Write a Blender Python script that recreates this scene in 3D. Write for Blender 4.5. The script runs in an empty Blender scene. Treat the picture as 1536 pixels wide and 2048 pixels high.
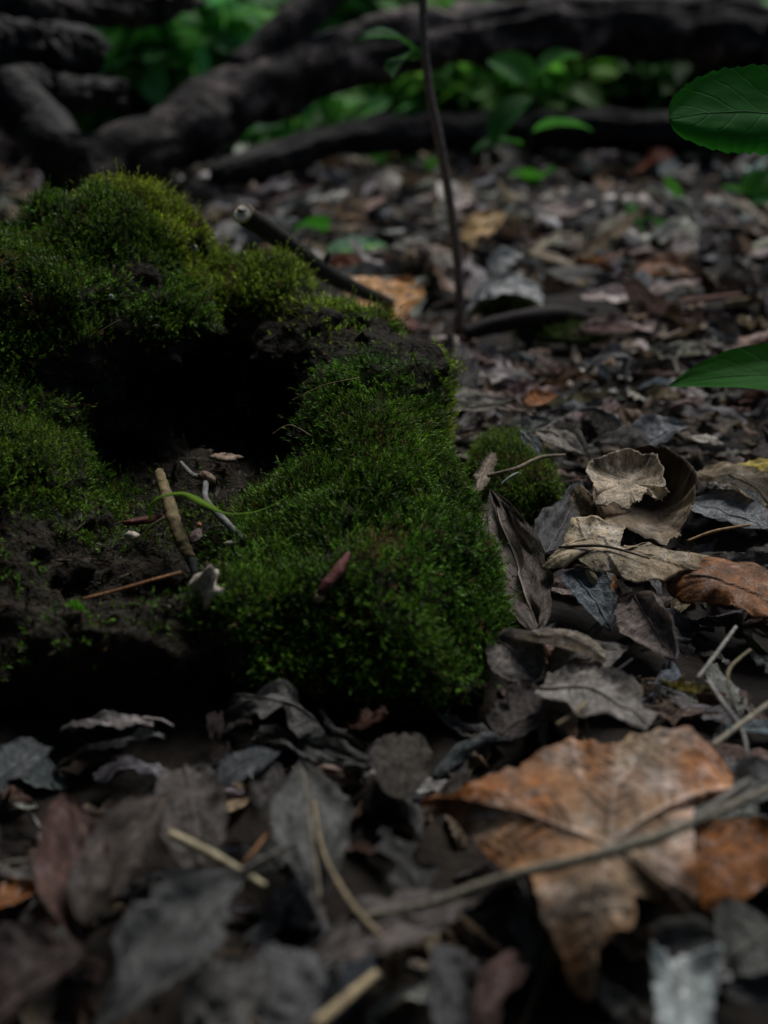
import bpy, math, random
import numpy as np
from mathutils import Vector

# ------------------------------------------------------------------ camera
H = 0.35                       # camera height above the litter (m)
PITCH = math.radians(25.0)
FPX = 1024.0 / math.tan(math.radians(25.0))      # focal length in photo pixels (1536 x 2048)
scene = bpy.context.scene
col = scene.collection
cam_d = bpy.data.cameras.new('camera')
cam_d.sensor_fit = 'VERTICAL'
cam_d.sensor_height = 24.0
cam_d.lens = 12.0 / math.tan(math.radians(25.0))
cam_d.clip_start = 0.01
cam_d.clip_end = 500.0
cam_d.dof.use_dof = True
cam_d.dof.focus_distance = 0.73
cam_d.dof.aperture_fstop = 2.5
cam = bpy.data.objects.new('camera', cam_d)
cam.location = (0, 0, H)
cam.rotation_euler = (math.pi / 2 - PITCH, 0, 0)
col.objects.link(cam)
scene.camera = cam

# ------------------------------------------------------------------ sky, sun, exposure (a dim overcast evening in the wood)
SUN_EL, SUN_AZ = math.radians(54), math.radians(24)      # azimuth measured from +Y (behind the logs) towards +X
world = bpy.data.worlds.new('World')
scene.world = world
world.use_nodes = True
wn = world.node_tree
bg = wn.nodes['Background']
sky = wn.nodes.new('ShaderNodeTexSky')
sky.sky_type = 'NISHITA'
sky.sun_disc = False
sky.sun_elevation = SUN_EL
sky.sun_rotation = SUN_AZ
sky.air_density = 1.0
sky.dust_density = 1.5
wn.links.new(sky.outputs[0], bg.inputs[0])
bg.inputs[1].default_value = 0.032
sun_d = bpy.data.lights.new('sun', 'SUN')
sun_d.energy = 1.85
sun_d.angle = math.radians(26)
sun_d.color = (1.0, 0.975, 0.93)
sun = bpy.data.objects.new('sun', sun_d)
sd = Vector((math.sin(SUN_AZ) * math.cos(SUN_EL), math.cos(SUN_AZ) * math.cos(SUN_EL), math.sin(SUN_EL)))
sun.rotation_euler = (-sd).to_track_quat('-Z', 'Y').to_euler()
sun.location = sd * 30
col.objects.link(sun)
scene.view_settings.view_transform = 'Standard'
scene.view_settings.look = 'None'
scene.view_settings.gamma = 1.0
scene.view_settings.use_curve_mapping = False
scene.view_settings.exposure = 0.45
scene.cycles.use_denoising = True
scene.cycles.max_bounces = 6
scene.cycles.diffuse_bounces = 3
scene.cycles.transparent_max_bounces = 4

# ------------------------------------------------------------------ helpers
RNG = np.random.default_rng(11)
SP, CP = math.sin(PITCH), math.cos(PITCH)

def ray(px, py):
    x = (px - 768.0) / FPX
    y = (1024.0 - py) / FPX
    return np.array([x, CP + y * SP, -SP + y * CP])

def P(px, py, z=0.0):
    """point of the place at height z that the photo shows at px, py"""
    d = ray(px, py)
    return np.array([0, 0, H]) + d * ((z - H) / d[2])

def PY(px, py, y):
    """the same for a known distance y from the camera"""
    d = ray(px, py)
    return np.array([0, 0, H]) + d * (y / d[1])

def to_px(p):
    p = np.asarray(p, float) - np.array([0, 0, H])
    d = p[..., 1] * CP - p[..., 2] * SP
    u = p[..., 1] * SP + p[..., 2] * CP
    return 768 + FPX * p[..., 0] / d, 1024 - FPX * u / d, d

def _hash(i, j, k, seed):
    n = (i.astype(np.int64) * 374761393 + j.astype(np.int64) * 668265263 + k.astype(np.int64) * 2147483647 + seed * 1274126177)
    n = (n ^ (n >> 13)) * 1274126177
    n = n & 0x7fffffff
    n = (n ^ (n >> 16)) & 0xffff
    return n / 65535.0

def vnoise(p, seed=0):
    p = np.asarray(p, float)
    f = np.floor(p)
    t = p - f
    t = t * t * (3 - 2 * t)
    i, j, k = f[..., 0], f[..., 1], f[..., 2]
    r = 0
    for a in (0, 1):
        wa = t[..., 0] if a else 1 - t[..., 0]
        for b in (0, 1):
            wb = t[..., 1] if b else 1 - t[..., 1]
            for c in (0, 1):
                wc = t[..., 2] if c else 1 - t[..., 2]
                r = r + wa * wb * wc * _hash(i + a, j + b, k + c, seed)
    return r

def fbm(p, seed=0, octv=3):
    s, a, q = 0, 0.5, np.asarray(p, float)
    tot = 0
    for o in range(octv):
        s = s + a * vnoise(q, seed + o * 17)
        tot += a
        a *= 0.5
        q = q * 2.03 + 5.1
    return s / tot

def make_mesh(name, V, F, mat, tint=None, luv=None, vein=None, smooth=True):
    """F: list of faces, or an (n,k) int array"""
    me = bpy.data.meshes.new(name)
    V = np.ascontiguousarray(V, dtype=np.float32).reshape(-1, 3)
    if isinstance(F, np.ndarray):
        n, k = F.shape
        me.vertices.add(len(V))
        me.vertices.foreach_set('co', V.ravel())
        me.loops.add(n * k)
        me.loops.foreach_set('vertex_index', np.ascontiguousarray(F, dtype=np.int32).ravel())
        me.polygons.add(n)
        me.polygons.foreach_set('loop_start', np.arange(0, n * k, k, dtype=np.int32))
        me.update(calc_edges=True)
        me.validate()
    else:
        me.from_pydata([tuple(v) for v in V], [], F)
        me.update()
    if smooth:
        me.polygons.foreach_set('use_smooth', np.ones(len(me.polygons), dtype=bool))
    nv = len(V)
    if tint is not None:
        t = np.ones((nv, 4), np.float32)
        t[:, :3] = np.broadcast_to(np.asarray(tint, np.float32), (nv, 3))
        a = me.attributes.new('tint', 'FLOAT_COLOR', 'POINT')
        a.data.foreach_set('color', t.ravel())
    if luv is not None:
        a = me.attributes.new('luv', 'FLOAT_VECTOR', 'POINT')
        a.data.foreach_set('vector', np.ascontiguousarray(luv, np.float32).ravel())
    if vein is not None:
        a = me.attributes.new('vein', 'FLOAT', 'POINT')
        a.data.foreach_set('value', np.ascontiguousarray(vein, np.float32).ravel())
    if mat:
        me.materials.append(mat)
    return me

def link(name, me, parent=None, loc=None):
    o = bpy.data.objects.new(name, me)
    col.objects.link(o)
    if parent is not None:
        o.parent = parent
    if loc is not None:
        o.location = loc
    return o

def tag(o, label=None, cat=None, group=None, kind=None):
    if label:
        o['label'] = label
    if cat:
        o['category'] = cat
    if group:
        o['group'] = group
    if kind:
        o['kind'] = kind
    return o

def grid_faces(nv, nu, off=0, wrap=False):
    i = np.arange(nv - 1)[:, None]
    j = np.arange(nu if wrap else nu - 1)[None, :]
    a = i * nu + j
    b = i * nu + (j + 1) % nu
    c = (i + 1) * nu + (j + 1) % nu
    d = (i + 1) * nu + j
    return np.stack([a, b, c, d], -1).reshape(-1, 4) + off

def catmull(pts, n, closed=False):
    pts = np.asarray(pts, float)
    m = len(pts)
    out = []
    ts = np.linspace(0, m if closed else m - 1, n, endpoint=not closed)
    for t in ts:
        i = int(t)
        if not closed and i >= m - 1:
            i = m - 2
        f = t - i
        if closed:
            p = [pts[(i + k) % m] for k in (-1, 0, 1, 2)]
        else:
            p = [pts[min(max(i + k, 0), m - 1)] for k in (-1, 0, 1, 2)]
        out.append(0.5 * (2 * p[1] + (p[2] - p[0]) * f + (2 * p[0] - 5 * p[1] + 4 * p[2] - p[3]) * f * f
                          + (3 * p[1] - p[0] - 3 * p[2] + p[3]) * f ** 3))
    return np.array(out)

def tube_arrays(path, rad, seg=8, rough=0.0, seed=0, caps=True, nscale=40.0):
    path = np.asarray(path, float)
    n = len(path)
    rad = np.broadcast_to(np.asarray(rad, float), (n,))
    tan = np.gradient(path, axis=0)
    tan /= np.linalg.norm(tan, axis=1, keepdims=True) + 1e-12
    ref = np.array([0.13, 0.2, 0.97])
    if abs(tan[0] @ ref) > 0.9:
        ref = np.array([0.97, 0.2, 0.1])
    b = np.cross(tan, ref)
    b /= np.linalg.norm(b, axis=1, keepdims=True)
    c = np.cross(b, tan)
    th = np.linspace(0, 2 * math.pi, seg, endpoint=False)
    V = path[:, None] + rad[:, None, None] * (np.cos(th)[None, :, None] * b[:, None] + np.sin(th)[None, :, None] * c[:, None])
    if rough > 0:
        d = V - path[:, None]
        k = (fbm(V * nscale, seed, 3) - 0.5) * 2 * rough
        V = path[:, None] + d * (1 + k[..., None])
    V = V.reshape(-1, 3)
    F = [tuple(f) for f in grid_faces(n, seg, wrap=True)]
    if caps:
        F.append(tuple(range(seg - 1, -1, -1)))
        F.append(tuple((n - 1) * seg + k for k in range(seg)))
    return V, F

def tube(name, path, rad, mat, parent=None, seg=8, rough=0.0, seed=0, n=None, tint=None, nscale=40.0):
    if n:
        rad_in = np.broadcast_to(np.asarray(rad, float), (len(path),))
        pr = catmull(np.column_stack([np.asarray(path, float), rad_in]), n)
        path, rad = pr[:, :3], np.maximum(pr[:, 3], 1e-5)
    V, F = tube_arrays(path, rad, seg, rough, seed, nscale=nscale)
    loc = np.zeros(3)
    if parent is None:
        loc = np.asarray(path[0], float)
    me = make_mesh(name, V - loc, F, mat, tint=tint)
    return link(name, me, parent, loc)

def empty(name, loc=(0, 0, 0)):
    o = bpy.data.objects.new(name, None)
    o.empty_display_size = 0.02
    o.location = loc
    col.objects.link(o)
    return o

# ------------------------------------------------------------------ materials
class NT:
    def __init__(self, name):
        self.m = bpy.data.materials.new(name)
        self.m.use_nodes = True
        self.t = self.m.node_tree
        self.t.nodes.clear()
        self.out = self.t.nodes.new('ShaderNodeOutputMaterial')
    def n(self, kind, **kw):
        nd = self.t.nodes.new(kind)
        for k, v in kw.items():
            if isinstance(k, str) and hasattr(nd, k):
                setattr(nd, k, v)
        return nd
    def l(self, a, b):
        self.t.links.new(a, b)
    def val(self, sock, v):
        if hasattr(v, 'is_linked') or hasattr(v, 'links'):
            self.l(v, sock)
        else:
            sock.default_value = v
    def math(self, op, a, b=None, c=None, clamp=False):
        nd = self.n('ShaderNodeMath', operation=op)
        nd.use_clamp = clamp
        for i, v in enumerate((a, b, c)):
            if v is not None:
                self.val(nd.inputs[i], v)
        return nd.outputs[0]
    def noise(self, vec, scale, detail=3, rough=0.55):
        nd = self.n('ShaderNodeTexNoise')
        if vec is not None:
            self.l(vec, nd.inputs['Vector'])
        nd.inputs['Scale'].default_value = scale
        nd.inputs['Detail'].default_value = detail
        nd.inputs['Roughness'].default_value = rough
        return nd.outputs['Fac']
    def ramp(self, fac, stops):
        nd = self.n('ShaderNodeValToRGB')
        el = nd.color_ramp.elements
        while len(el) < len(stops):
            el.new(0.5)
        for e, (p, c) in zip(el, stops):
            e.position = p
            e.color = (c[0], c[1], c[2], 1) if hasattr(c, '__len__') else (c, c, c, 1)
        self.l(fac, nd.inputs[0])
        return nd.outputs[0]
    def mix(self, fac, a, b, mode='MIX'):
        nd = self.n('ShaderNodeMix', data_type='RGBA', blend_type=mode)
        self.val(nd.inputs[0], fac)
        for s, v in ((nd.inputs[6], a), (nd.inputs[7], b)):
            if hasattr(v, 'links'):
                self.l(v, s)
            else:
                s.default_value = (v[0], v[1], v[2], 1)
        return nd.outputs[2]
    def attr(self, name, out='Color'):
        nd = self.n('ShaderNodeAttribute')
        nd.attribute_name = name
        return nd.outputs[out]
    def bump(self, h, strength, dist):
        nd = self.n('ShaderNodeBump')
        nd.inputs['Strength'].default_value = strength
        nd.inputs['Distance'].default_value = dist
        self.l(h, nd.inputs['Height'])
        return nd.outputs[0]
    def principled(self, color, rough, normal=None, spec=0.4, transl=0.0, tcolor=None):
        b = self.n('ShaderNodeBsdfPrincipled')
        self.val(b.inputs['Roughness'], rough)
        self.val(b.inputs['Base Color'], color if hasattr(color, 'links') else (*color, 1))
        b.inputs['Specular IOR Level'].default_value = spec
        if normal is not None:
            self.l(normal, b.inputs['Normal'])
        res = b.outputs[0]
        if transl > 0:
            t = self.n('ShaderNodeBsdfTranslucent')
            self.val(t.inputs[0], tcolor if tcolor is not None else color)
            m = self.n('ShaderNodeMixShader')
            m.inputs[0].default_value = transl
            self.l(res, m.inputs[1])
            self.l(t.outputs[0], m.inputs[2])
            res = m.outputs[0]
        self.l(res, self.out.inputs[0])
        return self.m

def mat_dead_leaf(name, palmate):
    g = NT(name)
    tint = g.attr('tint')
    luv = g.attr('luv', 'Vector')
    sep = g.n('ShaderNodeSeparateXYZ')
    g.l(luv, sep.inputs[0])
    c, s, r = sep.outputs
    off = g.n('ShaderNodeCombineXYZ')
    g.l(c, off.inputs[0])
    g.val(off.inputs[1], g.math('MULTIPLY', s, 2.4))
    g.val(off.inputs[2], g.math('MULTIPLY', r, 91.0))
    v = off.outputs[0]
    big = g.noise(v, 1.6, 4, 0.6)
    mid = g.noise(v, 6.0, 4, 0.65)
    fine = g.noise(v, 26.0, 3, 0.6)
    if palmate:
        vein = g.attr('vein', 'Fac')
    else:
        ac = g.math('ABSOLUTE', c)
        ph = g.math('SUBTRACT', g.math('MULTIPLY', s, 9.0), g.math('MULTIPLY', ac, 2.0))
        fr = g.math('ABSOLUTE', g.math('SUBTRACT', g.math('FRACT', ph), 0.5))
        lat = g.math('SUBTRACT', 1.0, g.math('MULTIPLY', fr, 11.0), clamp=True)
        midr = g.math('SUBTRACT', 1.0, g.math('MULTIPLY', ac, 16.0), clamp=True)
        vein = g.math('MAXIMUM', g.math('MULTIPLY', lat, 0.6), midr)
    k1 = g.ramp(big, [(0.3, 0.42), (0.52, 0.95), (0.72, 1.35)])
    k2 = g.ramp(mid, [(0.32, 0.4), (0.5, 1.0), (0.68, 1.4)])
    spots = g.ramp(fine, [(0.35, 0.2), (0.45, 1.0)])
    colr = g.mix(1.0, tint, k1, 'MULTIPLY')
    colr = g.mix(1.0, colr, k2, 'MULTIPLY')
    colr = g.mix(0.9, colr, spots, 'MULTIPLY')
    hs = g.n('ShaderNodeHueSaturation')
    hs.inputs['Saturation'].default_value = 0.6
    hs.inputs['Value'].default_value = 1.5
    g.l(colr, hs.inputs['Color'])
    colr = g.mix(g.math('MULTIPLY', vein, 0.75 if palmate else 0.45), colr, hs.outputs[0])
    # bleached, skeletonised patches
    pale = g.ramp(g.noise(v, 2.7, 5, 0.7), [(0.52, 0.0), (0.64, 0.75)])
    hs2 = g.n('ShaderNodeHueSaturation')
    hs2.inputs['Saturation'].default_value = 0.45
    hs2.inputs['Value'].default_value = 1.7
    g.l(colr, hs2.inputs['Color'])
    colr = g.mix(pale, colr, hs2.outputs[0])
    hgt = g.math('ADD', g.math('MULTIPLY', vein, 0.5), g.math('ADD', g.math('MULTIPLY', mid, 0.9), g.math('MULTIPLY', fine, 0.35)))
    nrm = g.bump(hgt, 0.9, 0.0024)
    rough = g.math('ADD', 0.42, g.math('MULTIPLY', mid, 0.35))
    return g.principled(colr, rough, nrm, 0.35, 0.25)

def mat_noise(name, stops, scale, rough=0.85, bump=0.6, dist=0.004, spec=0.25, detail=5, stretch=None, transl=0.0):
    g = NT(name)
    tc = g.n('ShaderNodeTexCoord')
    vec = tc.outputs['Object']
    if stretch:
        mp = g.n('ShaderNodeMapping')
        mp.inputs['Scale'].default_value = stretch
        g.l(vec, mp.inputs[0])
        vec = mp.outputs[0]
    f = g.noise(vec, scale, detail, 0.62)
    f2 = g.noise(vec, scale * 5.3, 3, 0.6)
    ff = g.math('ADD', g.math('MULTIPLY', f, 0.75), g.math('MULTIPLY', f2, 0.25))
    c = g.ramp(ff, stops)
    nrm = g.bump(ff, bump, dist)
    return g.principled(c, rough, nrm, spec, transl)

def mat_tint(name, rough=0.6, nscale=120.0, lo=0.6, hi=1.3, spec=0.3, transl=0.0, bump=0.3, dist=0.001):
    """the vertex tint varied by a fine noise"""
    g = NT(name)
    tc = g.n('ShaderNodeTexCoord')
    f = g.noise(tc.outputs['Object'], nscale, 4, 0.6)
    c = g.mix(1.0, g.attr('tint'), g.ramp(f, [(0.3, lo), (0.7, hi)]), 'MULTIPLY')
    return g.principled(c, rough, g.bump(f, bump, dist), spec, transl)

def mat_green(name):
    g = NT(name)
    tint = g.attr('tint')
    luv = g.attr('luv', 'Vector')
    sep = g.n('ShaderNodeSeparateXYZ')
    g.l(luv, sep.inputs[0])
    c, s, r = sep.outputs
    ac = g.math('ABSOLUTE', c)
    ph = g.math('SUBTRACT', g.math('MULTIPLY', s, 7.0), g.math('MULTIPLY', ac, 1.8))
    fr = g.math('ABSOLUTE', g.math('SUBTRACT', g.math('FRACT', ph), 0.5))
    lat = g.math('SUBTRACT', 1.0, g.math('MULTIPLY', fr, 12.0), clamp=True)
    midr = g.math('SUBTRACT', 1.0, g.math('MULTIPLY', ac, 22.0), clamp=True)
    vein = g.math('MAXIMUM', g.math('MULTIPLY', lat, 0.45), midr)
    n1 = g.noise(luv, 3.0, 4)
    cc = g.mix(1.0, tint, g.ramp(n1, [(0.3, 0.75), (0.7, 1.2)]), 'MULTIPLY')
    hs = g.n('ShaderNodeHueSaturation')
    hs.inputs['Value'].default_value = 1.35
    hs.inputs['Saturation'].default_value = 0.85
    g.l(cc, hs.inputs['Color'])
    cc = g.mix(g.math('MULTIPLY', vein, 0.4), cc, hs.outputs[0])
    hgt = g.math('SUBTRACT', g.math('MULTIPLY', n1, 0.4), vein)
    tcol = g.mix(1.0, cc, (1.4, 1.5, 0.7), 'MULTIPLY')
    return g.principled(cc, 0.62, g.bump(hgt, 0.4, 0.0012), 0.05, 0.45, tcol)

M_LEAF = mat_dead_leaf('dead_leaf', False)
M_PALM = mat_dead_leaf('dead_lobed_leaf', True)
M_RIB = mat_tint('leaf_rib', 0.6, 300.0)
M_TWIG = mat_tint('twig_bark', 0.75, 260.0, 0.45, 1.5, 0.25, 0, 0.8, 0.0012)
M_GREEN = mat_green('green_leaf')
M_BUSH = mat_tint('bush_leaf', 0.55, 9.0, 0.7, 1.3, 0.2, 0.5)
M_MOSS = mat_tint('moss_shoot', 0.6, 60.0, 0.7, 1.3, 0.25, 0.3, 0.0)
M_SOIL = mat_noise('dark_soil', [(0.3, (0.005, 0.004, 0.003)), (0.55, (0.016, 0.012, 0.009)), (0.75, (0.045, 0.034, 0.026))], 22.0, 0.9, 0.9, 0.01)
M_LOG = mat_noise('log_bark', [(0.40, (0.006, 0.005, 0.005)), (0.49, (0.018, 0.015, 0.014)), (0.55, (0.06, 0.048, 0.045)), (0.63, (0.26, 0.20, 0.19))], 13.0, 0.8, 1.0, 0.03, stretch=(1, 1, 1))
M_WET = mat_noise('dark_wet_bark', [(0.36, (0.002, 0.002, 0.002)), (0.5, (0.006, 0.005, 0.005)), (0.64, (0.022, 0.019, 0.019))], 9.0, 0.7, 1.0, 0.03)
M_PITH = mat_tint('cut_wood', 0.7, 500.0, 0.75, 1.15)

# ------------------------------------------------------------------ ground (one sheet out to the horizon)
def spread(n, near, far):
    t = np.linspace(-1, 1, n)
    return np.sign(t) * (np.abs(t) * near + (np.abs(t) ** 7) * (far - near))

def ground_z(x, y):
    p = np.stack([x, y, np.zeros_like(x)], -1)
    d = np.sqrt(x * x + (y - 1) ** 2)
    z = (fbm(p * 5.0, 3, 3) - 0.5) * 0.03 + (fbm(p * 30.0, 9, 2) - 0.5) * 0.008 - 0.012
    return z * np.clip(1.6 - d / 9.0, 0, 1) - 0.002

gx = spread(241, 2.6, 150.0)
gy = 1.6 + spread(241, 2.6, 150.0)
GX, GY = np.meshgrid(gx, gy)
GV = np.stack([GX, GY, ground_z(GX, GY)], -1)
g = link('ground', make_mesh('ground', GV, grid_faces(241, 241), M_SOIL))
tag(g, kind='structure')

# ------------------------------------------------------------------ mossy stump: a signed distance field meshed with surface nets
def smin(a, b, k):
    h = np.clip(0.5 + 0.5 * (b - a) / k, 0, 1)
    return b * (1 - h) + a * h - k * h * (1 - h)

def smax(a, b, k):
    return -smin(-a, -b, k)

def sd_cone(p, a, b, ra, rb, sz=1.0):
    q = p * np.array([1, 1, 1 / sz])
    a = np.array(a, float) * np.array([1, 1, 1 / sz])
    b = np.array(b, float) * np.array([1, 1, 1 / sz])
    ab = b - a
    t = np.clip(((q - a) @ ab) / (ab @ ab + 1e-12), 0, 1)
    d = np.linalg.norm(q - a - t[..., None] * ab, axis=-1) - (ra + (rb - ra) * t)
    return d * min(1.0, sz)

def sd_ell(p, c, r):
    c, r = np.array(c, float), np.array(r, float)
    q = (p - c) / r
    k0 = np.linalg.norm(q, axis=-1)
    k1 = np.linalg.norm(q / r, axis=-1) + 1e-9
    return k0 * (k0 - 1) / k1

RIDGE = [((-0.305, 0.70, 0.03), 0.065), ((-0.285, 0.82, 0.085), 0.085), ((-0.225, 0.91, 0.126), 0.080), ((-0.165, 0.93, 0.088), 0.055),
         ((-0.10, 0.90, 0.098), 0.046), ((-0.04, 0.85, 0.078), 0.042), ((0.000, 0.79, 0.074), 0.040)]
HUMP = [((0.000, 0.78, 0.075), 0.044), ((-0.016, 0.71, 0.040), 0.048), ((-0.006, 0.645, 0.012), 0.058), ((-0.012, 0.575, -0.010), 0.070)]
WALL = [((-0.285, 0.74, 0.05), 0.06), ((-0.25, 0.66, 0.03), 0.052), ((-0.245, 0.59, 0.0), 0.052), ((-0.26, 0.545, -0.005), 0.045)]
FOOT = [((-0.22, 0.93, 0.02), 0.07), ((-0.11, 0.935, 0.03), 0.055), ((-0.04, 0.89, 0.03), 0.05), ((0.005, 0.81, 0.03), 0.042)]
LIP = [((-0.26, 0.555, 0.012), 0.030), ((-0.17, 0.53, 0.014), 0.025), ((-0.09, 0.535, 0.018), 0.032)]

def stump_smooth(p):
    d = sd_ell(p, (-0.13, 0.68, 0.0), (0.15, 0.17, 0.036))
    for chain, k in ((RIDGE, 0.03), (HUMP, 0.03), (WALL, 0.025), (LIP, 0.02), (FOOT, 0.03)):
        for (a, ra), (b, rb) in zip(chain[:-1], chain[1:]):
            d = smin(d, sd_cone(p, a, b, ra, rb), k)
    d = smin(d, sd_ell(p, (-0.21, 0.835, 0.085), (0.085, 0.06, 0.078)), 0.03)     # front of the tall hump
    d = smin(d, sd_ell(p, (0.012, 0.60, 0.0), (0.055, 0.10, 0.05)), 0.02)          # right shoulder of the cushion
    # the hollow, the cave under the back ridge and the undercut front
    d = smax(d, -sd_ell(p, (-0.125, 0.685, 0.085), (0.066, 0.115, 0.048)), 0.015)
    d = smax(d, -sd_ell(p, (-0.115, 0.80, 0.068), (0.082, 0.065, 0.042)), 0.012)
    d = smax(d, -sd_cone(p, (-0.42, 0.485, 0.002), (0.045, 0.468, 0.0), 0.044, 0.030), 0.008)
    return d

def stump_sdf(p):
    d = stump_smooth(p)
    near = np.abs(d) < 0.04
    q = p[near]
    n = (fbm(q * 22.0, 21, 3) - 0.5) * 0.042 + (fbm(q * 70.0, 31, 2) - 0.5) * 0.017
    d[near] += n
    return d

def surface_nets(lo, hi, h):
    ax = [np.arange(l, u + h, h) for l, u in zip(lo, hi)]
    X, Y, Z = np.meshgrid(*ax, indexing='ij')
    D = stump_sdf(np.stack([X, Y, Z], -1))
    S = D < 0
    sh = [n - 1 for n in D.shape]
    cs = [(a, b, c) for a in (0, 1) for b in (0, 1) for c in (0, 1)]
    cnt = sum(S[a:a + sh[0], b:b + sh[1], c:c + sh[2]].astype(np.int8) for a, b, c in cs)
    act = (cnt > 0) & (cnt < 8)
    idx = -np.ones(sh, np.int64)
    I = np.argwhere(act)
    idx[act] = np.arange(len(I))
    acc = np.zeros((len(I), 3))
    num = np.zeros(len(I))
    for c0 in cs:
        for axn in range(3):
            if c0[axn] == 0:
                c1 = list(c0)
                c1[axn] = 1
                d0 = D[I[:, 0] + c0[0], I[:, 1] + c0[1], I[:, 2] + c0[2]]
                d1 = D[I[:, 0] + c1[0], I[:, 1] + c1[1], I[:, 2] + c1[2]]
                m = (d0 < 0) != (d1 < 0)
                t = np.where(m, d0 / np.where(m, d0 - d1, 1), 0)
                p = np.tile(np.array(c0, float), (len(I), 1))
                p[:, axn] = t
                acc[m] += p[m]
                num[m] += 1
    V = np.array(lo) + (I + acc / num[:, None]) * h
    F = []
    for axn in range(3):
        o1, o2 = [(1, 2), (2, 0), (0, 1)][axn]
        sl0 = [slice(None)] * 3
        sl1 = [slice(None)] * 3
        sl0[axn] = slice(0, -1)
        sl1[axn] = slice(1, None)
        A, B = S[tuple(sl0)], S[tuple(sl1)]
        E = np.argwhere(A != B)
        ok = (E[:, o1] > 0) & (E[:, o2] > 0) & (E[:, o1] < D.shape[o1] - 1) & (E[:, o2] < D.shape[o2] - 1)
        E = E[ok]
        q = []
        for da, db in ((0, 0), (-1, 0), (-1, -1), (0, -1)):
            e = E.copy()
            e[:, o1] += da
            e[:, o2] += db
            q.append(idx[e[:, 0], e[:, 1], e[:, 2]])
        q = np.stack(q, 1)
        flip = ~A[E[:, 0], E[:, 1], E[:, 2]]
        q[flip] = q[flip][:, ::-1]
        F.append(q)
    return V, np.concatenate(F)

SV, SF = surface_nets((-0.42, 0.44, -0.03), (0.16, 1.05, 0.26), 0.004)
SV += (RNG.random(SV.shape) - 0.5) * 0.0012

def tri_normals(V, F):
    a, b, c, d = (V[F[:, k]] for k in range(4))
    n = np.cross(c - a, d - b)
    ar = np.linalg.norm(n, axis=1)
    return n / (ar[:, None] + 1e-12), ar * 0.5

FN, FA = tri_normals(SV, SF)
if (FN[:, 2] * FA).sum() < 0 or np.mean(np.einsum('ij,ij->i', FN, SV[SF].mean(1) - np.array([-0.12, 0.7, 0.0])) > 0) < 0.5:
    SF = SF[:, ::-1]
    FN = -FN

def moss_mask(p, n):
    """0..1 cover of moss on the stump"""
    m = np.clip((n[:, 2] + 0.35) * 1.4, 0, 1)
    m *= np.clip((fbm(p * 17.0, 55, 3) - 0.33) * 6.0, 0, 1)
    hol = sd_ell(p, (-0.125, 0.70, 0.07), (0.075, 0.15, 0.06))
    m *= np.clip(hol / 0.02 + 0.2, 0.12, 1)
    cav = np.clip((p[:, 0] + 0.285) / 0.02, 0, 1) * np.clip((-0.05 - p[:, 0]) / 0.02, 0, 1) * np.clip((p[:, 1] - 0.725) / 0.02, 0, 1) * np.clip((0.88 - p[:, 1]) / 0.02, 0, 1)
    m *= 1 - 0.94 * cav * np.clip((0.132 + 0.03 * (fbm(p * 40.0, 44, 2) - 0.5) - p[:, 2]) / 0.014, 0, 1)
    # the broken dark faces of the back ridge and its end knob
    face = np.clip(1.15 - np.linalg.norm((p - np.array([-0.055, 0.805, 0.105])) / np.array([0.085, 0.06, 0.05]), axis=1), 0, 1)
    m *= 1 - np.clip(face * 2.0, 0, 0.93)
    knob = np.clip(1.15 - np.linalg.norm((p - np.array([0.015, 0.775, 0.115])) / np.array([0.035, 0.04, 0.03]), axis=1), 0, 1)
    m *= 1 - np.clip(knob * 1.6, 0, 0.75)
    dirt = np.clip(1.2 - np.linalg.norm((p - np.array([-0.235, 0.77, 0.10])) / np.array([0.03, 0.03, 0.022]), axis=1), 0, 1)
    m *= 1 - np.clip(dirt * 2, 0, 0.95)
    cush = np.clip(1.3 - np.linalg.norm((p - np.array([0.0, 0.60, 0.03])) / np.array([0.09, 0.11, 0.08]), axis=1), 0, 1)
    m = np.maximum(m, np.clip(cush * 3, 0, 0.9) * np.clip((n[:, 2] + 0.45) * 1.5, 0, 1) * np.clip((fbm(p * 30.0, 57, 2) - 0.22) * 7, 0, 1))
    low = np.clip((-0.085 - p[:, 0]) / 0.03, 0, 1) * np.clip((0.625 - p[:, 1]) / 0.03, 0, 1)
    m *= 1 - 0.93 * low
    m *= np.clip((p[:, 2] + 0.004) * 60, 0, 1)
    return m

# body colour: rotten wood and soil, greener under the moss
FNv = np.zeros_like(SV)
for k in range(4):
    np.add.at(FNv, SF[:, k], FN * FA[:, None])
FNv /= np.linalg.norm(FNv, axis=1, keepdims=True) + 1e-12
mm = moss_mask(SV, FNv)[:, None]
btint = (1 - mm) * np.array([0.020, 0.0155, 0.011]) * (0.5 + fbm(SV * 60, 71, 3)[:, None]) + mm * np.array([0.02, 0.032, 0.008])
M_ROT = mat_tint('rotten_wood', 0.9, 220.0, 0.15, 2.4, 0.25, 0, 1.0, 0.008)
SV += FNv * ((fbm(SV * 115.0, 41, 2) - 0.5) * 0.011 + (fbm(SV * 48.0, 43, 2) - 0.5) * 0.010)[:, None] * (1 - mm)     # crumbly bare wood
stump = tag(empty('mossy_stump', (-0.12, 0.70, 0.0)), 'hollow rotten stump cushioned in green moss', 'stump')
so = np.array(stump.location)
link('rotten_wood', make_mesh('rotten_wood', SV - so, SF, M_ROT, tint=btint), stump)

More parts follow.
